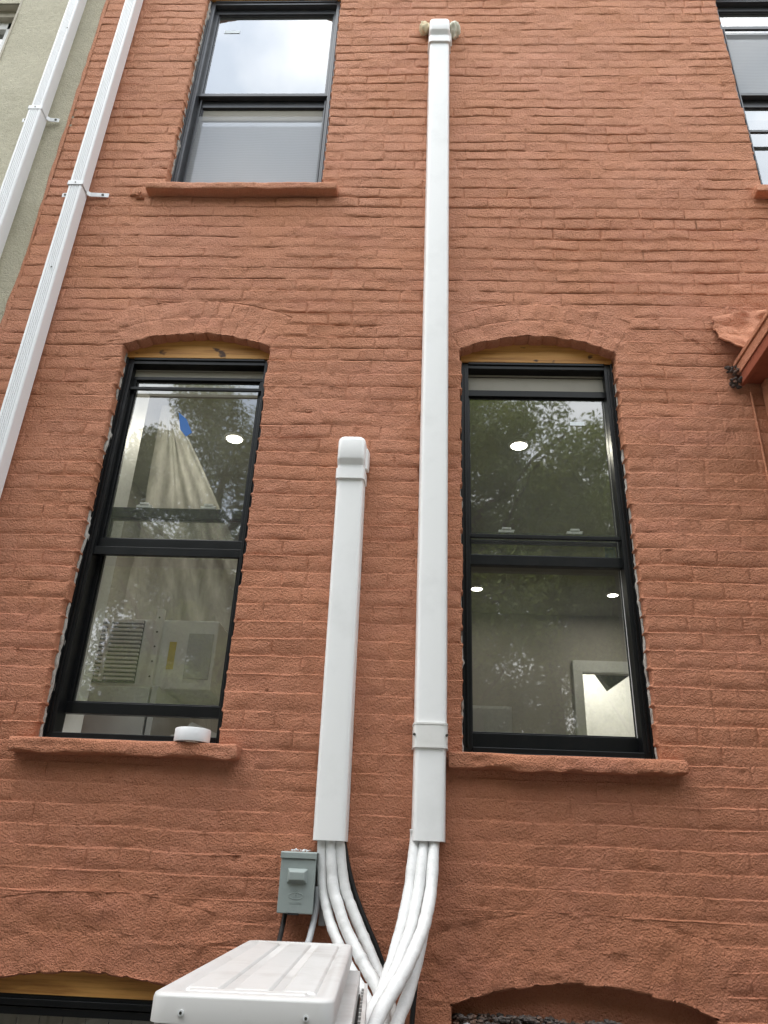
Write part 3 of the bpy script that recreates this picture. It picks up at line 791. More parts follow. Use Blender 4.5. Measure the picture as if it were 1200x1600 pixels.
# plastic sheet hanging in the left room
V = []; F = []; nu, nv = 46, 30
for j in range(nv + 1):
    v = j / nv
    for i in range(nu + 1):
        u = i / nu
        top = np.array([-1.30 + .04 * u, .62, 3.66]); 
        bl = np.array([-1.50, 1.12, 2.05]); br = np.array([-.42, 1.08, 2.05])
        p = top * (1 - v) + (bl * (1 - u) + br * u) * v
        y = p[1] + .030 * math.sin(u * 34 + 3 * float(noise(u * 3, v * 2, 61))) * v + .03 * float(noise(u * 8, v * 6, 62)) * v
        V.append((p[0] + .02 * float(noise(u * 6, v * 5, 63)), y, p[2] + (.08 * math.sin(u * 7) if j == nv else 0)))
for j in range(nv):
    for i in range(nu):
        a = j * (nu + 1) + i; F.append((a, a + 1, a + nu + 2, a + nu + 1))
m = MB(); m.v = V; m.f = F
tag(m.build('plastic_sheet', 'plastic', smooth=True), 'crinkled translucent plastic sheet hanging behind the left kitchen window', 'plastic sheet')

# boxed air conditioner on a white cabinet in the left room
ac = thing('air_conditioner', (-1.15, .6, 2.22), 'white air conditioner with louvred grille inside the left kitchen window', 'air conditioner')
MB().box(-1.53, -.86, .60, .98, 2.215, 2.520).build('casing', 'white', ac, bevel=.006)
gr = MB().box(-1.500, -1.190, .592, .600, 2.235, 2.510).build('grille_panel', 'dark', ac)
for k in range(15):
    s = MB().box(-1.498, -1.192, .578, .592, 2.245 + k * .0180, 2.245 + k * .0180 + .0085).build('slat', 'white', gr)
MB().box(-1.342, -1.330, .574, .592, 2.238, 2.510).build('grille_bar', 'white', ac)
MB().box(-1.135, -1.105, .570, .599, 2.215, 2.56).build('side_flange', 'white', ac, bevel=.002)
for k in range(5): MB().cyl((-1.120, .570, 2.26 + k * .065), (0, -1, 0), .004, .003, 8).build('screw', 'screw', ac)
MB().box(-1.065, -1.035, .596, .5995, 2.30, 2.42).build('warning_label', 'yellow', ac)
MB().box(-.985, -.875, .594, .5995, 2.26, 2.46).build('filter_panel', 'grey', ac, bevel=.002)
cb = thing('cabinet', (-1.25, .6, 1.2), 'white cabinet under the air conditioner in the left room', 'cabinet')
MB().box(-1.60, -1.085, .50, 1.0, 1.2, 2.200).build('carcass', 'whitecab', cb, bevel=.003)
MB().box(-1.075, -1.050, .495, 1.0, 1.2, 2.205).build('end_panel', 'whitecab', cb, bevel=.002)
tag(MB().box(-.93, -.84, .52, .60, 1.86, 2.01).build('box', 'teal'), 'teal box at the bottom right corner of the left kitchen window', 'box')
m = MB(); m.prism([(-.90, 2.035), (-.88, 2.06), (-.55, 1.93), (-.57, 1.90)], .46, .50, 'y')
tag(m.build('trim_plank', 'grey'), 'pale plank leaning low inside the left kitchen window', 'plank'); fix_normals(bpy.data.objects['trim_plank'])
tag(MB().box(-1.0, -.50, .60, .72, 1.2, 2.03).build('counter', 'white'), 'white counter end beside the teal box in the left room', 'counter')

# ------------------------------------------------------------------ neighbour's stuccoed house
nb = thing('stucco_house', (0, 0, 0), 'olive grey stuccoed house adjoining on the left', 'house')
V = []; F = []; n_ = 60
xs = np.concatenate([[-5.0, -3.6], np.linspace(-2.345, -1.82, 14)])
zz = np.linspace(0, 8.5, 150)
def st_y(x, z): return .006 + .005 * float(noise(x * 4, z * 4, 81)) + .002 * float(noise(x * 18, z * 18, 82))
for z in zz:
    for x in xs: V.append((x, st_y(x, z), z))
nc = len(xs)
for k in range(len(zz) - 1):
    for i in range(nc - 1):
        zm = (zz[k] + zz[k + 1]) / 2
        if 4.4 < zm < 6.0 and i == 1: continue
        a = k * nc + i; F.append((a, a + 1, a + nc + 1, a + nc))
m = MB(); m.v = V; m.f = F; nwall = m.build('wall', 'stucco', nb, smooth=True)
MB().box(-2.352, -2.340, .004, .12, 4.38, 6.02).box(-3.61, -3.60, .004, .12, 4.38, 6.02).box(-3.61, -2.34, .012, .12, 5.99, 6.03).build('reveal', 'stonebeige', nb)
MB().box(-5, -1.845, .30, .4, 0, 8.5).build('wall_core', 'dark', nb)
m = MB(); m.box(-2.44, -2.354, .08, .13, 4.42, 5.93).box(-3.6, -2.354, .08, .13, 5.870, 5.935).box(-3.6, -2.354, .07, .13, 4.42, 4.48).box(-3.6, -2.354, .075, .13, 5.10, 5.16)
nw = m.build('window', 'whitewin', nb, bevel=.003)
pane(nw, -3.6, -2.44, .11, 4.48, 5.872, 'glass_top')
MB().box(-3.6, -2.354, .05, .14, 5.935, 5.99).build('lintel', 'stonebeige', nb)
# thick coloured coat edge where the two houses meet
V = []; F = []; nz = 300
for k in range(nz + 1):
    z = 8.5 * k / nz; wx = .010 * float(noise(1.3, z * 3.5, 91)) + .004 * float(noise(2.2, z * 14, 92))
    for x, y in ((XL + .012, -.004), (XL + wx, -.010), (XL + wx - .006, -.006), (XL + wx - .008, .020)):
        V.append((x, y, z))
for k in range(nz):
    for q in range(3):
        a = k * 4 + q; F.append((a + 1, a, a + 4, a + 5))
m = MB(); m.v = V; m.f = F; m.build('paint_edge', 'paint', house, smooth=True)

# ------------------------------------------------------------------ downpipes
def pipe_profile(xc, wd, y_front, y_back, ribs=5):
    P = []; x0 = xc - wd / 2; x1 = xc + wd / 2; r = .006
    P += [(x0, y_back), (x0, y_front + r), (x0 + r * .3, y_front + r * .3), (x0 + r, y_front)]
    span = wd - 2 * r - .010
    for k in range(ribs):
        c = x0 + r + .005 + span * (k + .5) / ribs; h = span / ribs * .5
        P += [(c - h * .42, y_front), (c - h * .20, y_front + .0042), (c + h * .20, y_front + .0042), (c + h * .42, y_front)]
    P += [(x1 - r, y_front), (x1 - r * .3, y_front + r * .3), (x1, y_front + r), (x1, y_back)]
    return P
def downpipe(xc, wd, segs, strap_z, label, ear_l, ear_r, rivets):
    t = thing('downpipe', (xc, -.05, 0), label, 'downpipe', 'white corrugated downpipes on the house backs')
    for q, (z0, z1, grow) in enumerate(segs):
        o = MB().prism(pipe_profile(xc, wd + grow, -.082 - grow / 2, -.016), z0, z1).build('pipe', 'alu', t)
        fix_normals(o)
    y = -.0835
    st = MB(); a = .0035; hw = wd / 2 + .0035; h = .026
    st.box(xc - hw, xc + hw, y - .0025, y, strap_z, strap_z + h)
    st.box(xc - hw - .002, xc - hw, y - .0025, -.020, strap_z, strap_z + h); st.box(xc + hw, xc + hw + .002, y - .0025, -.020, strap_z, strap_z + h)
    o = st.build('strap', 'alu', t, bevel=.001)
    for s, L_ in ((-1, ear_l), (1, ear_r)):
        e = MB(); xx0 = xc + s * hw; xx1 = xc + s * (hw + L_)
        prof = [(xx0, -.026), (xx0 + s * .012, -.016), (xx1, -.012), (xx1, -.015), (xx0 + s * .012, -.020), (xx0, -.034)]
        e.prism([(p[0], p[1]) for p in prof], strap_z - .006, strap_z + h - .006)
        oo = e.build('ear', 'alu', t, bevel=.001); fix_normals(oo)
        MB().cyl((xc + s * (hw + L_ * .72), -.0155, strap_z + .007), (0, -1, 0), .0065, .004, 10).build('screw', 'screw', t)
    MB().cyl((xc, y - .0025, strap_z + .013), (0, -1, 0), .0035, .0015, 8).build('screw', 'screw', t)
    for rx, rz in rivets: MB().cyl((xc + rx, -.0825, rz), (0, -1, 0), .0035, .002, 8).build('rivet', 'screw', t)
    return t
downpipe(-1.652, .064, [(.2, 7.6, 0)], 4.430, 'white corrugated downpipe on the terracotta brick', .058, .100, [(.004, 3.92)])
downpipe(-1.976, .062, [(.2, 4.985, .004), (4.980, 7.6, -.004)], 4.962, 'white corrugated downpipe on the olive grey stucco', .065, .060, [(.020, 5.62)])

# ------------------------------------------------------------------ line set ducts
def sect(xc, hw, d, z, r=.016, yb=-.004):
    P = [(xc - hw, yb, z)]
    for k in range(5):
        a = math.pi / 2 * k / 4; P.append((xc - hw + .004 + r - r * math.cos(a) * 1.0 , -d + r - r * math.sin(a), z))
    for k in range(5):
        a = math.pi / 2 * (1 - k / 4); P.append((xc + hw - .004 - r + r * math.cos(a), -d + r - r * math.sin(a), z))
    P.append((xc + hw, yb, z))
    return P
def duct_piece(name, xc0, xc1, z0, z1, hw, d, parent, mat='vinyl', r=.016, seam=True):
    o = MB().loft([sect(xc0, hw, d, z0, r), sect(xc1, hw, d, z1, r)]).build(name, mat, parent); fix_normals(o)
    o.data.shade_smooth(); o.data.set_sharp_from_angle(angle=math.radians(28)) if hasattr(o.data, 'set_sharp_from_angle') else None
    return o
def inlet(xc, z0, parent, hw=.060):
    """wall inlet cover: collar, neck whose underside slopes, bulging head with rounded top"""
    d = .066
    S = [sect(xc, hw, d + .010, z0, .016), sect(xc, hw, d + .010, z0 + .045, .016), sect(xc, hw - .004, d + .003, z0 + .047, .016), sect(xc, hw - .004, d + .004, z0 + .060, .016),
         sect(xc, hw - .003, d + .020, z0 + .078, .016), sect(xc, hw - .003, d + .022, z0 + .084, .016), sect(xc, hw - .003, d + .020, z0 + .160, .016)]
    for k in range(1, 6):
        a = math.pi / 2 * k / 5
        S.append(sect(xc, hw - .003 - .022 * (1 - math.cos(a)), (d + .020) - .020 * (1 - math.cos(a)), z0 + .160 + .024 * math.sin(a), .018))
    o = MB().loft(S).build('wall_inlet', 'vinyl', parent); fix_normals(o); o.data.shade_smooth(); o.data.set_sharp_from_angle(angle=math.radians(25))
    fl = MB().loft([sect(xc + .008, hw, .040, z0 + .060, .01), sect(xc + .008, hw, .040, z0 + .145, .01), sect(xc + .008, hw - .008, .034, z0 + .160, .01)]).build('inlet_flange', 'vinyl', parent, bevel=.003)
    fix_normals(fl)
ld = thing('line_duct', (.0605, 0, 1.64), 'long white pipe duct with a coupling rising between the two windows', 'pipe duct', 'white vinyl pipe ducts')
duct_piece('lower_cover', .0590, .0615, 1.640, 1.950, .0540, .066, ld); duct_piece('upper_cover', .0615, .0640, 1.955, 5.520, .0555, .066, ld)
cp = duct_piece('coupling', .0610, .0615, 1.917, 1.995, .0590, .0715, ld, 'coupling')
for z in (1.9165, 1.990): duct_piece('coupling_lip', .0613, .0613, z, z + .006, .0602, .0730, ld, 'coupling')
for s in (-1, 1): MB().cyl((.0612 + s * .050, -.062, 1.957), (s * .45, -1, 0), .0042, .010, 10).build('screw', 'screw', ld)
inlet(.0640, 5.505, ld, .0610)
sd_ = thing('line_duct', (-.25, 0, 1.63), 'short white pipe duct ending halfway up beside the left window', 'pipe duct', 'white vinyl pipe ducts')
duct_piece('cover', -.2490, -.2565, 1.630, 2.905, .0550, .066, sd_)
inlet(-.2570, 2.893, sd_, .0595)

def blob(name, c, rx, ry, rz, mat, parent=None, seed=1, rough=.25):
    n, k = 22, 14; V = []; F = []
    for j in range(k + 1):
        th = math.pi * j / k
        for i in range(n):
            ph = 2 * math.pi * i / n
            x, y, z = math.sin(th) * math.cos(ph), math.sin(th) * math.sin(ph), math.cos(th)
            f = 1 + rough * float(noise(x * 2.3 + seed, y * 2.3 + z * 2.1, seed)) + rough * .5 * float(noise(x * 6 + seed, y * 5 + z * 7, seed + 3))
            V.append((c[0] + rx * x * f, c[1] + ry * y * f, c[2] + rz * z * f))
    for j in range(k):
        for i in range(n):
            F.append((j * n + i, (j + 1) * n + i, (j + 1) * n + (i + 1) % n, j * n + (i + 1) % n))
    m = MB(); m.v = V; m.f = F
    return m.build(name, mat, parent, smooth=True)
tag(blob('foam_lump', (-.014, -.026, 5.688), .036, .030, .040, 'foam', seed=4, rough=.35), 'yellowish foam lump left of the long duct top', 'foam')
tag(blob('foam_lump', (.143, -.026, 5.668), .030, .028, .038, 'foamwhite', seed=9, rough=.6), 'ragged pale foam lump right of the long duct top', 'foam')

# ------------------------------------------------------------------ insulated hoses out of the ducts
def px(x, y, Y):
    """point of the scene at depth Y that the photograph shows at x, y (used to measure curves)"""
    d = RT * ((x - 600) / FPX) + UP * ((800 - y) / FPX) + FW
    return EYE + d * ((Y - EYE[1]) / d[1])
def hose(pts, r, label, cat='pipe', grp='white insulated pipes', mat='hose', name='insulated_pipe', wr=.055):
    m = MB(); P = [px(*p) for p in pts]
    sd0 = rng.randint(0, 999)
    m.tube(P, r, 14, 10, rf=lambda t: r * (1 + wr * float(noise(t * 38, sd0, 5)) + wr * .6 * float(noise(t * 110, sd0, 6))))
    o = m.build(name, mat, smooth=True); fix_normals(o)
    return tag(o, label, cat, grp)
R_ = .0168
hose([(503, 1296, -.036), (503, 1323, -.036), (504, 1383, -.045), (510, 1417, -.060), (519, 1450, -.085), (536, 1490, -.13), (556, 1530, -.17), (580, 1575, -.22), (598, 1640, -.30)], .0150, 'left white insulated pipe out of the short duct')
hose([(517, 1296, -.040), (517, 1323, -.040), (520, 1383, -.055), (529, 1417, -.075), (540, 1450, -.10), (556, 1483, -.13), (573, 1515, -.16), (592, 1550, -.20), (606, 1620, -.28)], .0172, 'middle white insulated pipe out of the short duct')
hose([(531, 1296, -.034), (531, 1323, -.034), (538, 1383, -.045), (549, 1417, -.055), (562, 1450, -.070), (576, 1483, -.09), (590, 1517, -.11), (604, 1548, -.14), (616, 1600, -.20)], .0165, 'right white insulated pipe out of the short duct')
hose([(649, 1296, -.036), (648, 1317, -.036), (640, 1383, -.09), (634, 1417, -.13), (627, 1450, -.17), (618, 1483, -.21), (608, 1517, -.25), (594, 1556, -.30), (574, 1600, -.36), (556, 1660, -.45)], R_, 'left white insulated pipe out of the long duct')
hose([(662, 1296, -.040), (662, 1317, -.040), (655, 1383, -.10), (649, 1417, -.14), (642, 1450, -.19), (631, 1483, -.24), (618, 1517, -.30), (600, 1550, -.36), (580, 1583, -.42), (560, 1640, -.52)], R_, 'middle white insulated pipe out of the long duct')
hose([(678, 1296, -.040), (678, 1317, -.040), (674, 1383, -.10), (669, 1417, -.15), (661, 1450, -.21), (648, 1483, -.28), (632, 1517, -.35), (613, 1550, -.42), (594, 1583, -.48), (570, 1640, -.58)], .0180, 'right white insulated pipe out of the long duct')
hose([(668, 1296, -.025), (669, 1330, -.022), (668, 1400, -.05), (662, 1450, -.10), (652, 1500, -.17), (639, 1550, -.25), (622, 1595, -.34), (600, 1660, -.45)], R_, 'rear white insulated pipe out of the long duct')
hose([(536, 1310, -.012), (545, 1360, -.014), (556, 1400, -.016), (571, 1440, -.018), (590, 1485, -.020), (602, 1530, -.022), (606, 1620, -.02)], .0085, 'black cable hanging beside the short duct pipes', 'cable', 'black cables', 'rubber', 'cable', .0)
hose([(657, 1450, -.014), (652, 1510, -.014), (647, 1560, -.014), (643, 1610, -.014), (640, 1680, -.014)], .0075, 'straight black cable behind the long duct pipes', 'cable', 'black cables', 'rubber', 'cable', .0)
hose([(446, 1425, -.035), (443, 1440, -.045), (439, 1458, -.08), (434, 1480, -.14), (425, 1520, -.2)], .0075, 'black cable out of the grey disconnect box', 'cable', 'black cables', 'rubber', 'cable', .0)
hose([(497, 1385, -.045), (496, 1410, -.045), (491, 1435, -.050), (484, 1465, -.08), (476, 1490, -.13), (468, 1530, -.2)], .0095, 'grey flexible conduit beside the disconnect box', 'conduit', None, 'greypvc', 'flexible_conduit', .0)
tag(MB().box(-.268, -.248, -.030, -.004, 1.395, 1.60).build('duct_offcut', 'greypvc', bevel=.002), 'short grey strip behind the flexible conduit', 'strip')

# ------------------------------------------------------------------ disconnect box
db = thing('disconnect_box', (-.334, 0, 1.42), 'grey steel electrical disconnect box on the wall beside the pipes', 'electrical box')
xb0, xb1, zb0, zb1 = -.3885, -.2815, 1.4265, 1.5935
MB().box(xb0 + .002, xb1 - .002, -.074, -.003, zb0 + .004, zb1 - .002).build('case', 'enamel', db, bevel=.002)
MB().box(xb0, xb1, -.080, -.073, zb0, zb1 - .018).build('cover', 'enamel', db, bevel=.0025)
MB().prism([(-.0845, zb1 - .018), (-.0845, zb1 - .002), (-.079, zb1 + .001), (-.003, zb1 + .003), (-.003, zb1 - .001), (-.0815, zb1 - .003), (-.0815, zb1 - .018)], xb0 - .002, xb1 + .002, 'x').build('hood', 'enamel', db, bevel=.001); fix_normals(db.children[-1])
xc = (xb0 + xb1) / 2; zh = 1.5275
m = MB(); a0 = (.031, .021); a1 = (.022, .011)
m.add([(xc - a0[0], -.0795, zh - a0[1]), (xc + a0[0], -.0795, zh - a0[1]), (xc + a0[0], -.0795, zh + a0[1]), (xc - a0[0], -.0795, zh + a0[1]),
       (xc - a1[0], -.096, zh - a1[1]), (xc + a1[0], -.096, zh - a1[1]), (xc + a1[0], -.096, zh + a1[1]), (xc - a1[0], -.096, zh + a1[1])],
      [(4, 5, 6, 7), (0, 1, 5, 4), (1, 2, 6, 5), (2, 3, 7, 6), (3, 0, 4, 7)])
m.build('raised_handle', 'enamel', db, bevel=.002)
m = MB(); ring = [(xc + .0215 * math.cos(t), -.0802, 1.4735 + .0085 * math.sin(t)) for t in [2 * math.pi * k / 28 for k in range(29)]]
m.tube(ring, .0011, 6, 1)
for dx in (-.0045, .0045): m.box(xc + dx - .0015, xc + dx + .0015, -.0815, -.0795, 1.470, 1.487); m.box(xc + dx - .003, xc + dx + .003, -.0815, -.0795, 1.4868, 1.4885)
m.box(xc - .006, xc + .006, -.0812, -.0795, 1.4665, 1.4680)
m.build('embossed_emblem', 'enamel', db, smooth=False)
m = MB(); zl = 1.4525
for k, st in enumerate((((0, 0, 1, 6), (4, 0, 5, 6), (1, 3, 4, 4)), ((1.8, 0, 3, 6),), ((0, 0, 1, 6), (1, 0, 5, 1)), ((0, 0, 1, 6), (1, 5, 5, 6), (1, 2.5, 4, 3.5), (1, 0, 5, 1)), ((0, 0, 5, 1), (4, 1, 5, 3), (0, 2.6, 5, 3.4), (0, 3.4, 1, 5), (0, 5, 5, 6)))):
    for x0, z0, x1, z1 in st:
        m.box(xc - .0165 + k * .0072 + x0 * .0009, xc - .0165 + k * .0072 + x1 * .0009, -.0808, -.0795, zl + z0 * .0010, zl + z1 * .0010)
m.build('embossed_letters', 'enamel', db)
MB().box(xc - .020, xc + .012, -.0812, -.070, zb0 - .003, zb0 + .002).build('hasp', 'dark', db)
m = MB(); rs = random.Random(5)
for k in range(14): rock((xc - .028 + .058 * rs.random(), -.05 + .03 * rs.random(), zb1 + .004 + .004 * rs.random()), rs.uniform(.002, .0045), k, m)
tag(m.build('caulk_crumbs', 'tape', db), kind='stuff')

for c_, rx, rz in (((-1.392, -.004, 4.447), .022, .007), ((-1.362, -.004, 4.430), .018, .006), ((-1.372, -.003, 4.462), .008, .012)):
    blob('paint_lump', c_, rx, .010, rz, 'paint', house, seed=int(rx * 1000), rough=.6)
def scratch(x0, z0, x1, z1):
    P = [(x0 + (x1 - x0) * t, -.0035 - .001 * float(noise(t * 9, x0, 4)), z0 + (z1 - z0) * t + .003 * float(noise(t * 6, z0, 5))) for t in np.linspace(0, 1, 9)]
    MB().tube(P, .0022, 6, 2).build('paint_run', 'paint', house, smooth=True)
scratch(1.055, 3.69, 1.105, 3.65); scratch(1.145, 3.63, 1.17, 3.61); scratch(1.185, 3.595, 1.235, 3.555)
scratch(-.15, 1.33, .02, 1.35) if False else None

# ------------------------------------------------------------------ condenser
# lid corners measured on its plane; body below
zt = 1.386
BL = (-.405, -.42); BR = (-.135, -.455); FR = (-.085, -1.455); FL = (-.343, -1.375)
cu = thing('condenser', (-.24, -.95, .72), 'off white outdoor condenser unit with dusty ribbed lid in front of the wall', 'condenser')
ax = np.array([BR[0] - BL[0], BR[1] - BL[1]]); 
c0 = np.array([-.2435, -.925]); ang = math.radians(2.2)
ux = np.array([math.cos(ang), math.sin(ang)]); uy = np.array([-math.sin(ang), math.cos(ang)])   # width axis, length axis (towards the wall)
# yaw of the unit about its own centre
HW, HL = .128, .448
def lp(u, v, z): return (float(c0[0] + ux[0] * u + uy[0] * v + .052 * 0), float(c0[1] + ux[1] * u + uy[1] * v), z)
def rrect(hw, hl, r, z, n=5, du=0, dv=0):
    P = []
    for cx, cy, a0 in ((hw - r, hl - r, 0), (-hw + r, hl - r, 90), (-hw + r, -hl + r, 180), (hw - r, -hl + r, 270)):
        for k in range(n):
            a = math.radians(a0 + 90 * k / (n - 1)); P.append(lp(cx + r * math.cos(a) + du, cy + r * math.sin(a) + dv, z))
    return P
o = MB().loft([rrect(HW - .004, HL - .004, .028, .74), rrect(HW - .004, HL - .004, .028, zt - .037)]).build('body', 'condenser', cu); fix_normals(o); o.data.shade_smooth(); o.data.set_sharp_from_angle(angle=math.radians(35))
S = [rrect(HW, HL, .024, zt - .035), rrect(HW, HL, .024, zt - .005), rrect(HW - .0015, HL - .0015, .0235, zt - .0015), rrect(HW - .005, HL - .005, .021, zt),
     rrect(HW - .022, HL - .030, .018, zt), rrect(HW - .027, HL - .036, .016, zt - .005)]
o = MB().loft(S).build('lid', 'condenser', cu); fix_normals(o); o.data.shade_smooth(); o.data.set_sharp_from_angle(angle=math.radians(50))
for u0, u1, v0, v1 in ((-.098, -.044, -.37, .41), (-.028, .030, -.37, .41), (.044, .098, -.37, .41)):
    P = [[lp(a, b, z) for a, b in ((u0 + q, v0 + q), (u1 - q, v0 + q), (u1 - q, v1 - q), (u0 + q, v1 - q))] for q, z in ((0, zt - .0052), (.004, zt - .0016), (.006, zt - .0010))]
    o = MB().loft(P).build('lid_rib', 'condenser', cu, bevel=.0015); fix_normals(o)
P = [[lp(a, b, z) for a, b in ((-.092 + q, -.418 + q * .5), (.092 - q, -.418 + q * .5), (.092 - q, -.388 - q * .5), (-.092 + q, -.388 - q * .5))] for q, z in ((0, zt - .0052), (.008, zt + .0012))]
o = MB().loft(P).build('front_rib', 'condenser', cu, bevel=.0015); fix_normals(o)
for u in (-.082, .090): 
    c = lp(u, -HL - .0005, zt - .022); MB().cyl(c, (uy[0] * -1, uy[1] * -1, 0), .0042, .0015, 12).build('screw_cap', 'alu', cu); MB().cyl((c[0] - uy[0] * .0021, c[1] - uy[1] * .0021, c[2]), (-uy[0], -uy[1], 0), .0020, .0008, 10).build('screw', 'screw', cu)
def obox(u0, u1, v0, v1, z0, z1, name, mat, bevel=0, parent=cu):
    m = MB(); m.add([lp(u0, v0, z0), lp(u1, v0, z0), lp(u1, v1, z0), lp(u0, v1, z0), lp(u0, v0, z1), lp(u1, v0, z1), lp(u1, v1, z1), lp(u0, v1, z1)],
                     [(0, 3, 2, 1), (4, 5, 6, 7), (0, 1, 5, 4), (1, 2, 6, 5), (2, 3, 7, 6), (3, 0, 4, 7)])
    return m.build(name, mat, parent, bevel=bevel)
obox(-.075, .080, -HL - .003, -HL + .006, zt - .115, zt - .078, 'handle_recess', 'dark', .003)
obox(HW - .006, HW + .012, -HL + .02, -.305, .80, zt - .060, 'service_cover', 'condenser', .004)
# wire guard over the fins on the pipe side
gm = obox(HW + .0225, HW + .025, -.24, .30, 1.02, zt - .085, 'fin_coil', 'dark')
obox(HW - .010, HW + .022, -.30, HL - .03, .80, zt - .052, 'side_panel', 'condenser', .003)
for k in range(13): obox(HW + .028, HW + .034, -.24 + .0 + k * .045, -.24 + .010 + k * .045, 1.02, zt - .075, 'guard_bar', 'condenser')
for k in range(11): obox(HW + .034, HW + .041, -.25, .31, 1.02 + k * .029, 1.031 + k * .029, 'guard_bar', 'condenser')
obox(-.085, -.06, -.47, .47, .70, .742, 'foot_rail', 'dark'); obox(.06, .085, -.47, .47, .70, .742, 'foot_rail', 'dark')
m = thing('condenser_stand', (-.24, -.95, 0), 'steel stand under the off white condenser unit', 'stand')
for u in (-.11, .11):
    for v in (-.40, .40): obox(u - .015, u + .015, v - .015, v + .015, 0, .66, 'leg', 'screw', 0, m)
for u in (-.11, .11): obox(u - .02, u + .02, -.47, .47, .66, .70, 'rail', 'screw', 0, m)
obox(-.13, .13, -.42, -.38, .62, .66, 'crossbar', 'screw', 0, m); obox(-.13, .13, .38, .42, .62, .66, 'crossbar', 'screw', 0, m)

# ------------------------------------------------------------------ roll of tape on the sill
tr = thing('tape_roll', (-.734, -.012, 1.911), 'white roll of tape lying on the left window sill', 'tape roll')
n = 40; secs = []
for r, z in ((.030, .001), (.058, .001), (.0592, .004), (.0592, .041), (.058, .044), (.030, .044)):
    secs.append([(-.734 + r * math.cos(2 * math.pi * i / n), -.012 + r * math.sin(2 * math.pi * i / n), 1.912 + z) for i in range(n)])
m = MB()
for s_ in secs: pass
nn_ = len(secs); V = [p for s_ in secs for p in s_]; F = []
for k in range(nn_):
    for i in range(n):
        j = (i + 1) % n; k2 = (k + 1) % nn_
        F.append((k * n + i, k * n + j, k2 * n + j, k2 * n + i))
m.v = V; m.f = F; o = m.build('tape', 'tape', tr); fix_normals(o); o.data.shade_smooth(); o.data.set_sharp_from_angle(angle=math.radians(40))
secs = []; m = MB()
V = []; F = []
for r, z in ((.0265, .003), (.0298, .003), (.0298, .042), (.0265, .042)): V += [(-.734 + r * math.cos(2 * math.pi * i / n), -.012 + r * math.sin(2 * math.pi * i / n), 1.912 + z) for i in range(n)]
for k in range(4):
    for i in range(n):
        j = (i + 1) % n; k2 = (k + 1) % 4; F.append((k * n + i, k * n + j, k2 * n + j, k2 * n + i))
m.v = V; m.f = F; fix_normals(m.build('core', 'stonebeige', tr))

# ------------------------------------------------------------------ door hood at the right
hd = thing('door_hood', (1.9, 0, 3.4), 'red brown painted wooden door hood jutting out at the right edge', 'door hood')
MB().box(1.318, 2.70, -.46, -.006, 3.400, 3.432).build('soffit', 'redwood', hd, bevel=.002)
MB().box(1.302, 1.318, -.48, -.012, 3.385, 3.470).build('side_fascia', 'redwood', hd, bevel=.002)
MB().box(1.296, 1.3015, -.48, -.020, 3.432, 3.478).build('side_trim', 'paint', hd, bevel=.002)
MB().box(1.302, 2.70, -.496, -.4805, 3.380, 3.470).build('front_fascia', 'redwood', hd, bevel=.002)
MB().box(1.290, 2.70, -.50, -.006, 3.4795, 3.500).build('roof_board', 'paint', hd, bevel=.003)
MB().box(1.385, 1.455, -.050, -.006, 1.2, 3.398).build('post', 'paint', hd, bevel=.004)
MB().box(1.336, 1.343, -.012, -.002, 2.2, 3.36).build('trim_edge', 'paint', hd, bevel=.003)
MB().box(1.455, 2.6, -.030, -.006, 1.2, 3.398).build('door_panel', 'redwood', hd)
# curled flashing lapped onto the brick above the hood
def flap(u, v):
    # outline in facade plane: u 0..1 across, v 0 top .. 1 bottom
    low = np.interp(u, [0, .10, .22, .36, .46, .62, .80, 1], [3.590, 3.530, 3.505, 3.480, 3.482, 3.510, 3.565, 3.60])
    x = 1.242 + .40 * u; ztop = 3.80 - .06 * (1 - u) ** 2
    z = ztop + (low - ztop) * v
    curl = max(0, (v - .25) / .75)
    y = -.006 - .105 * curl ** 1.3 * (1 - .35 * (1 - u) ** 4) + .012 * float(noise(u * 7, v * 11, 95)) + .005 * float(noise(u * 25, v * 22, 96))
    if u < .04: y = y * .8
    return (x + .006 * float(noise(v * 9, 2, 97)), y, z)
nu, nv = 30, 20; V = []; F = []
for j in range(nv + 1):
    for i in range(nu + 1): V.append(flap(i / nu, j / nv))
for j in range(nv):
    for i in range(nu):
        a = j * (nu + 1) + i; F.append((a, a + nu + 1, a + nu + 2, a + 1))
m = MB(); m.v = V; m.f = F; o = m.build('curled_flashing', 'paint', hd, smooth=True)
sm = o.modifiers.new('thick', 'SOLIDIFY'); sm.thickness = .006; sm.offset = 0
m = MB(); rs = random.Random(4)
for k in range(40): rock((1.262 + .045 * rs.random(), -.006 - .03 * rs.random(), 3.375 + .10 * rs.random()), rs.uniform(.005, .014), k, m)
tag(m.build('crumbling_mortar', 'rubble', hd), kind='stuff')

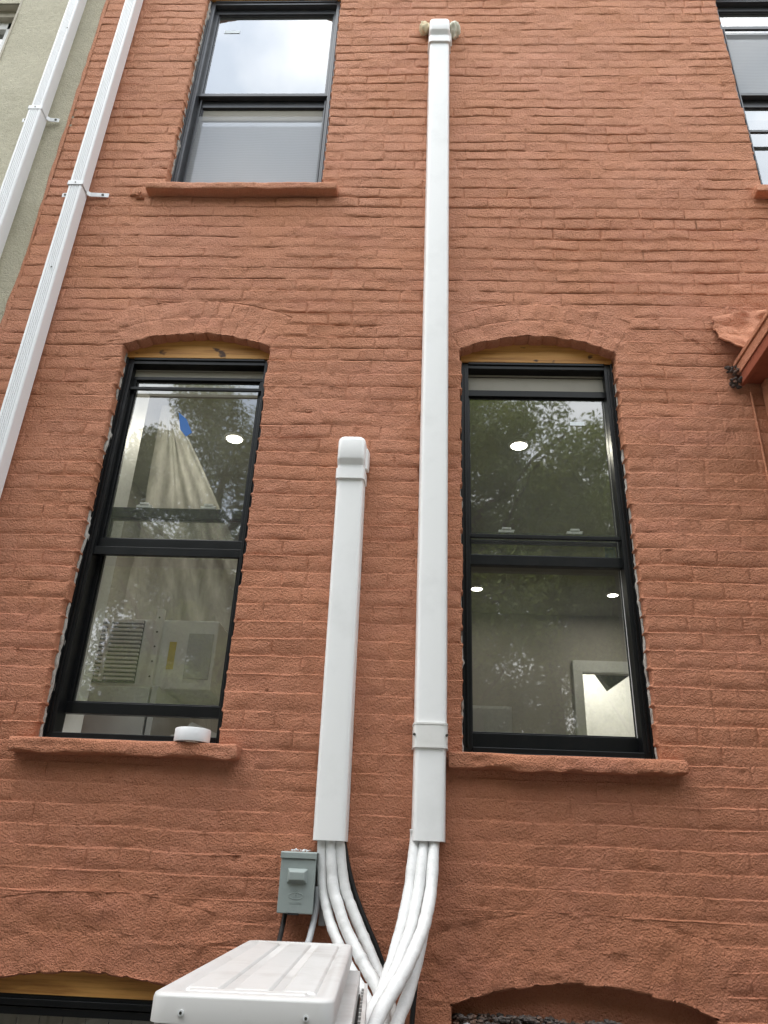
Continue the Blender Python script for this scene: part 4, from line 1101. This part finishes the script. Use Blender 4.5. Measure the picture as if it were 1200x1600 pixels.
# ------------------------------------------------------------------ trees behind the camera (mirrored in the panes)
def crown_mesh(name, seed, R, H, nleaf, size):
    r = np.random.RandomState(seed)
    nc = 95
    d = r.normal(size=(nc, 3)); d /= np.linalg.norm(d, axis=1)[:, None]
    rad = r.uniform(.25, 1.0, nc) ** .5
    C = d * rad[:, None] * np.array([R, R, H])
    cr = r.uniform(.35, .8, nc)
    k = r.randint(0, nc, nleaf)
    e = r.normal(size=(nleaf, 3)); e /= np.linalg.norm(e, axis=1)[:, None]
    P = C[k] + e * (cr[k] * r.uniform(.2, 1, nleaf) ** .6)[:, None]
    n = r.normal(size=(nleaf, 3)); n /= np.linalg.norm(n, axis=1)[:, None]
    u = np.cross(n, r.normal(size=(nleaf, 3))); u /= np.linalg.norm(u, axis=1)[:, None]; v = np.cross(n, u)
    s = size * r.uniform(.6, 1.3, nleaf)[:, None]
    V = np.stack([P - u * s, P - v * s * .45, P + u * s, P + v * s * .45], 1).reshape(-1, 3)
    F = np.arange(nleaf * 4).reshape(-1, 4)
    me = mesh_np(name, V, F); me.polygons.foreach_set('use_smooth', np.zeros(len(F), bool)); return me
CR = [crown_mesh('crown', 3, 2.7, 2.9, 90000, .042), crown_mesh('crown', 8, 2.4, 3.2, 90000, .042)]
CR[0].materials.append(M['leaf']); CR[1].materials.append(M['leafdark'])
def tree(x, y, h, kind, sc, label, rot):
    t = thing('tree', (x, y, 0), label, 'tree', 'garden trees mirrored in the window panes')
    H = 3.0 * sc
    m = MB(); zc = h - H
    m.tube([(x, y, 0), (x + .1, y + .1, zc * .5), (x - .1, y, zc), (x, y, zc + H * .5)], .2, 10, 5, rf=lambda q: .20 - .14 * q)
    for k in range(9):
        a = k * 2.4; z0 = zc * .75 + k * .22
        m.tube([(x, y, z0), (x + math.cos(a) * .9, y + math.sin(a) * .9, z0 + .9), (x + math.cos(a) * 1.9, y + math.sin(a) * 1.9, z0 + 1.7)], .07, 6, 3, rf=lambda q: .075 - .055 * q)
    m.build('trunk', 'bark', t)
    o = bpy.data.objects.new('crown', CR[kind]); COL.objects.link(o); o.parent = t; o.location = (0, 0, zc); o.rotation_euler = (0, 0, rot); o.scale = (sc, sc, sc)
    return t
for k, (x, y, h, kind, sc, rot, lab) in enumerate((
        (.9, -9.6, 10.3, 0, 1.05, 0, 'bright green tree mirrored in the right kitchen window'),
        (-3.7, -10.0, 10.1, 1, 1.05, 1, 'dark tree mirrored in the left kitchen window'),
        (4.9, -10.4, 9.0, 1, 1.05, 2.2, 'dark tree behind the camera to the right'),
        (-7.6, -9.6, 9.6, 0, 1.0, 3.1, 'bright green tree behind the camera to the left'),
        (-1.1, -12.6, 11.2, 1, 1.2, 4.4, 'tall dark tree farthest behind the camera'),
        (8.8, -9.4, 10.4, 0, 1.05, 5.2, 'bright green tree far right behind the camera'),
        (2.8, -12.9, 10.2, 0, 1.1, .7, 'bright green tree behind the nearer trees'),
        (-11.5, -7.6, 10.4, 1, 1.1, 2.7, 'dark tree far left beyond the neighbouring garden'),
        (11.0, -5.0, 10.8, 1, 1.2, 3.7, 'dark tree rising far to the right of the garden'),
        (.2, -9.9, 5.0, 1, .8, 2.9, 'low dark tree under the taller crowns'),
        (-3.6, -8.9, 5.2, 0, .8, 5.9, 'low green tree at the left garden edge'),
        (4.2, -9.4, 5.0, 0, .8, 1.9, 'low green tree at the right garden edge'))):
    tree(x, y, h, kind, sc, lab, rot)
fn = thing('unseen_fence', (0, -8.2, 0), 'grey board fence across the back of the garden', 'fence')
for k in range(120): MB().box(-12 + k * .2, -12 + k * .2 + .19, -8.23, -8.20, .05, 1.85).build('board', 'fencewood', fn)
for k in range(9): MB().box(-12 + k * 3, -11.9 + k * 3, -8.20, -8.10, 0, 1.95).build('post', 'fencewood', fn)

# side fences, added out of view to darken the lower wall
for xx, lab in ((-3.3, 'grey board fence added out of view on the left to shade the wall'), (3.3, 'grey board fence added out of view on the right to shade the wall')):
    fn = thing('unseen_fence', (xx, -4, 0), lab, 'fence')
    for k in range(40): MB().box(xx - .012, xx + .012, -8.1 + k * .2, -8.1 + k * .2 + .19, .05, 2.3 + .01 * (k % 2)).build('board', 'fencewood', fn)
    for k in range(4): MB().box(xx - .05, xx + .05, -8.1 + k * 2.6, -8.0 + k * 2.6, 0, 2.4).build('post', 'fencewood', fn)
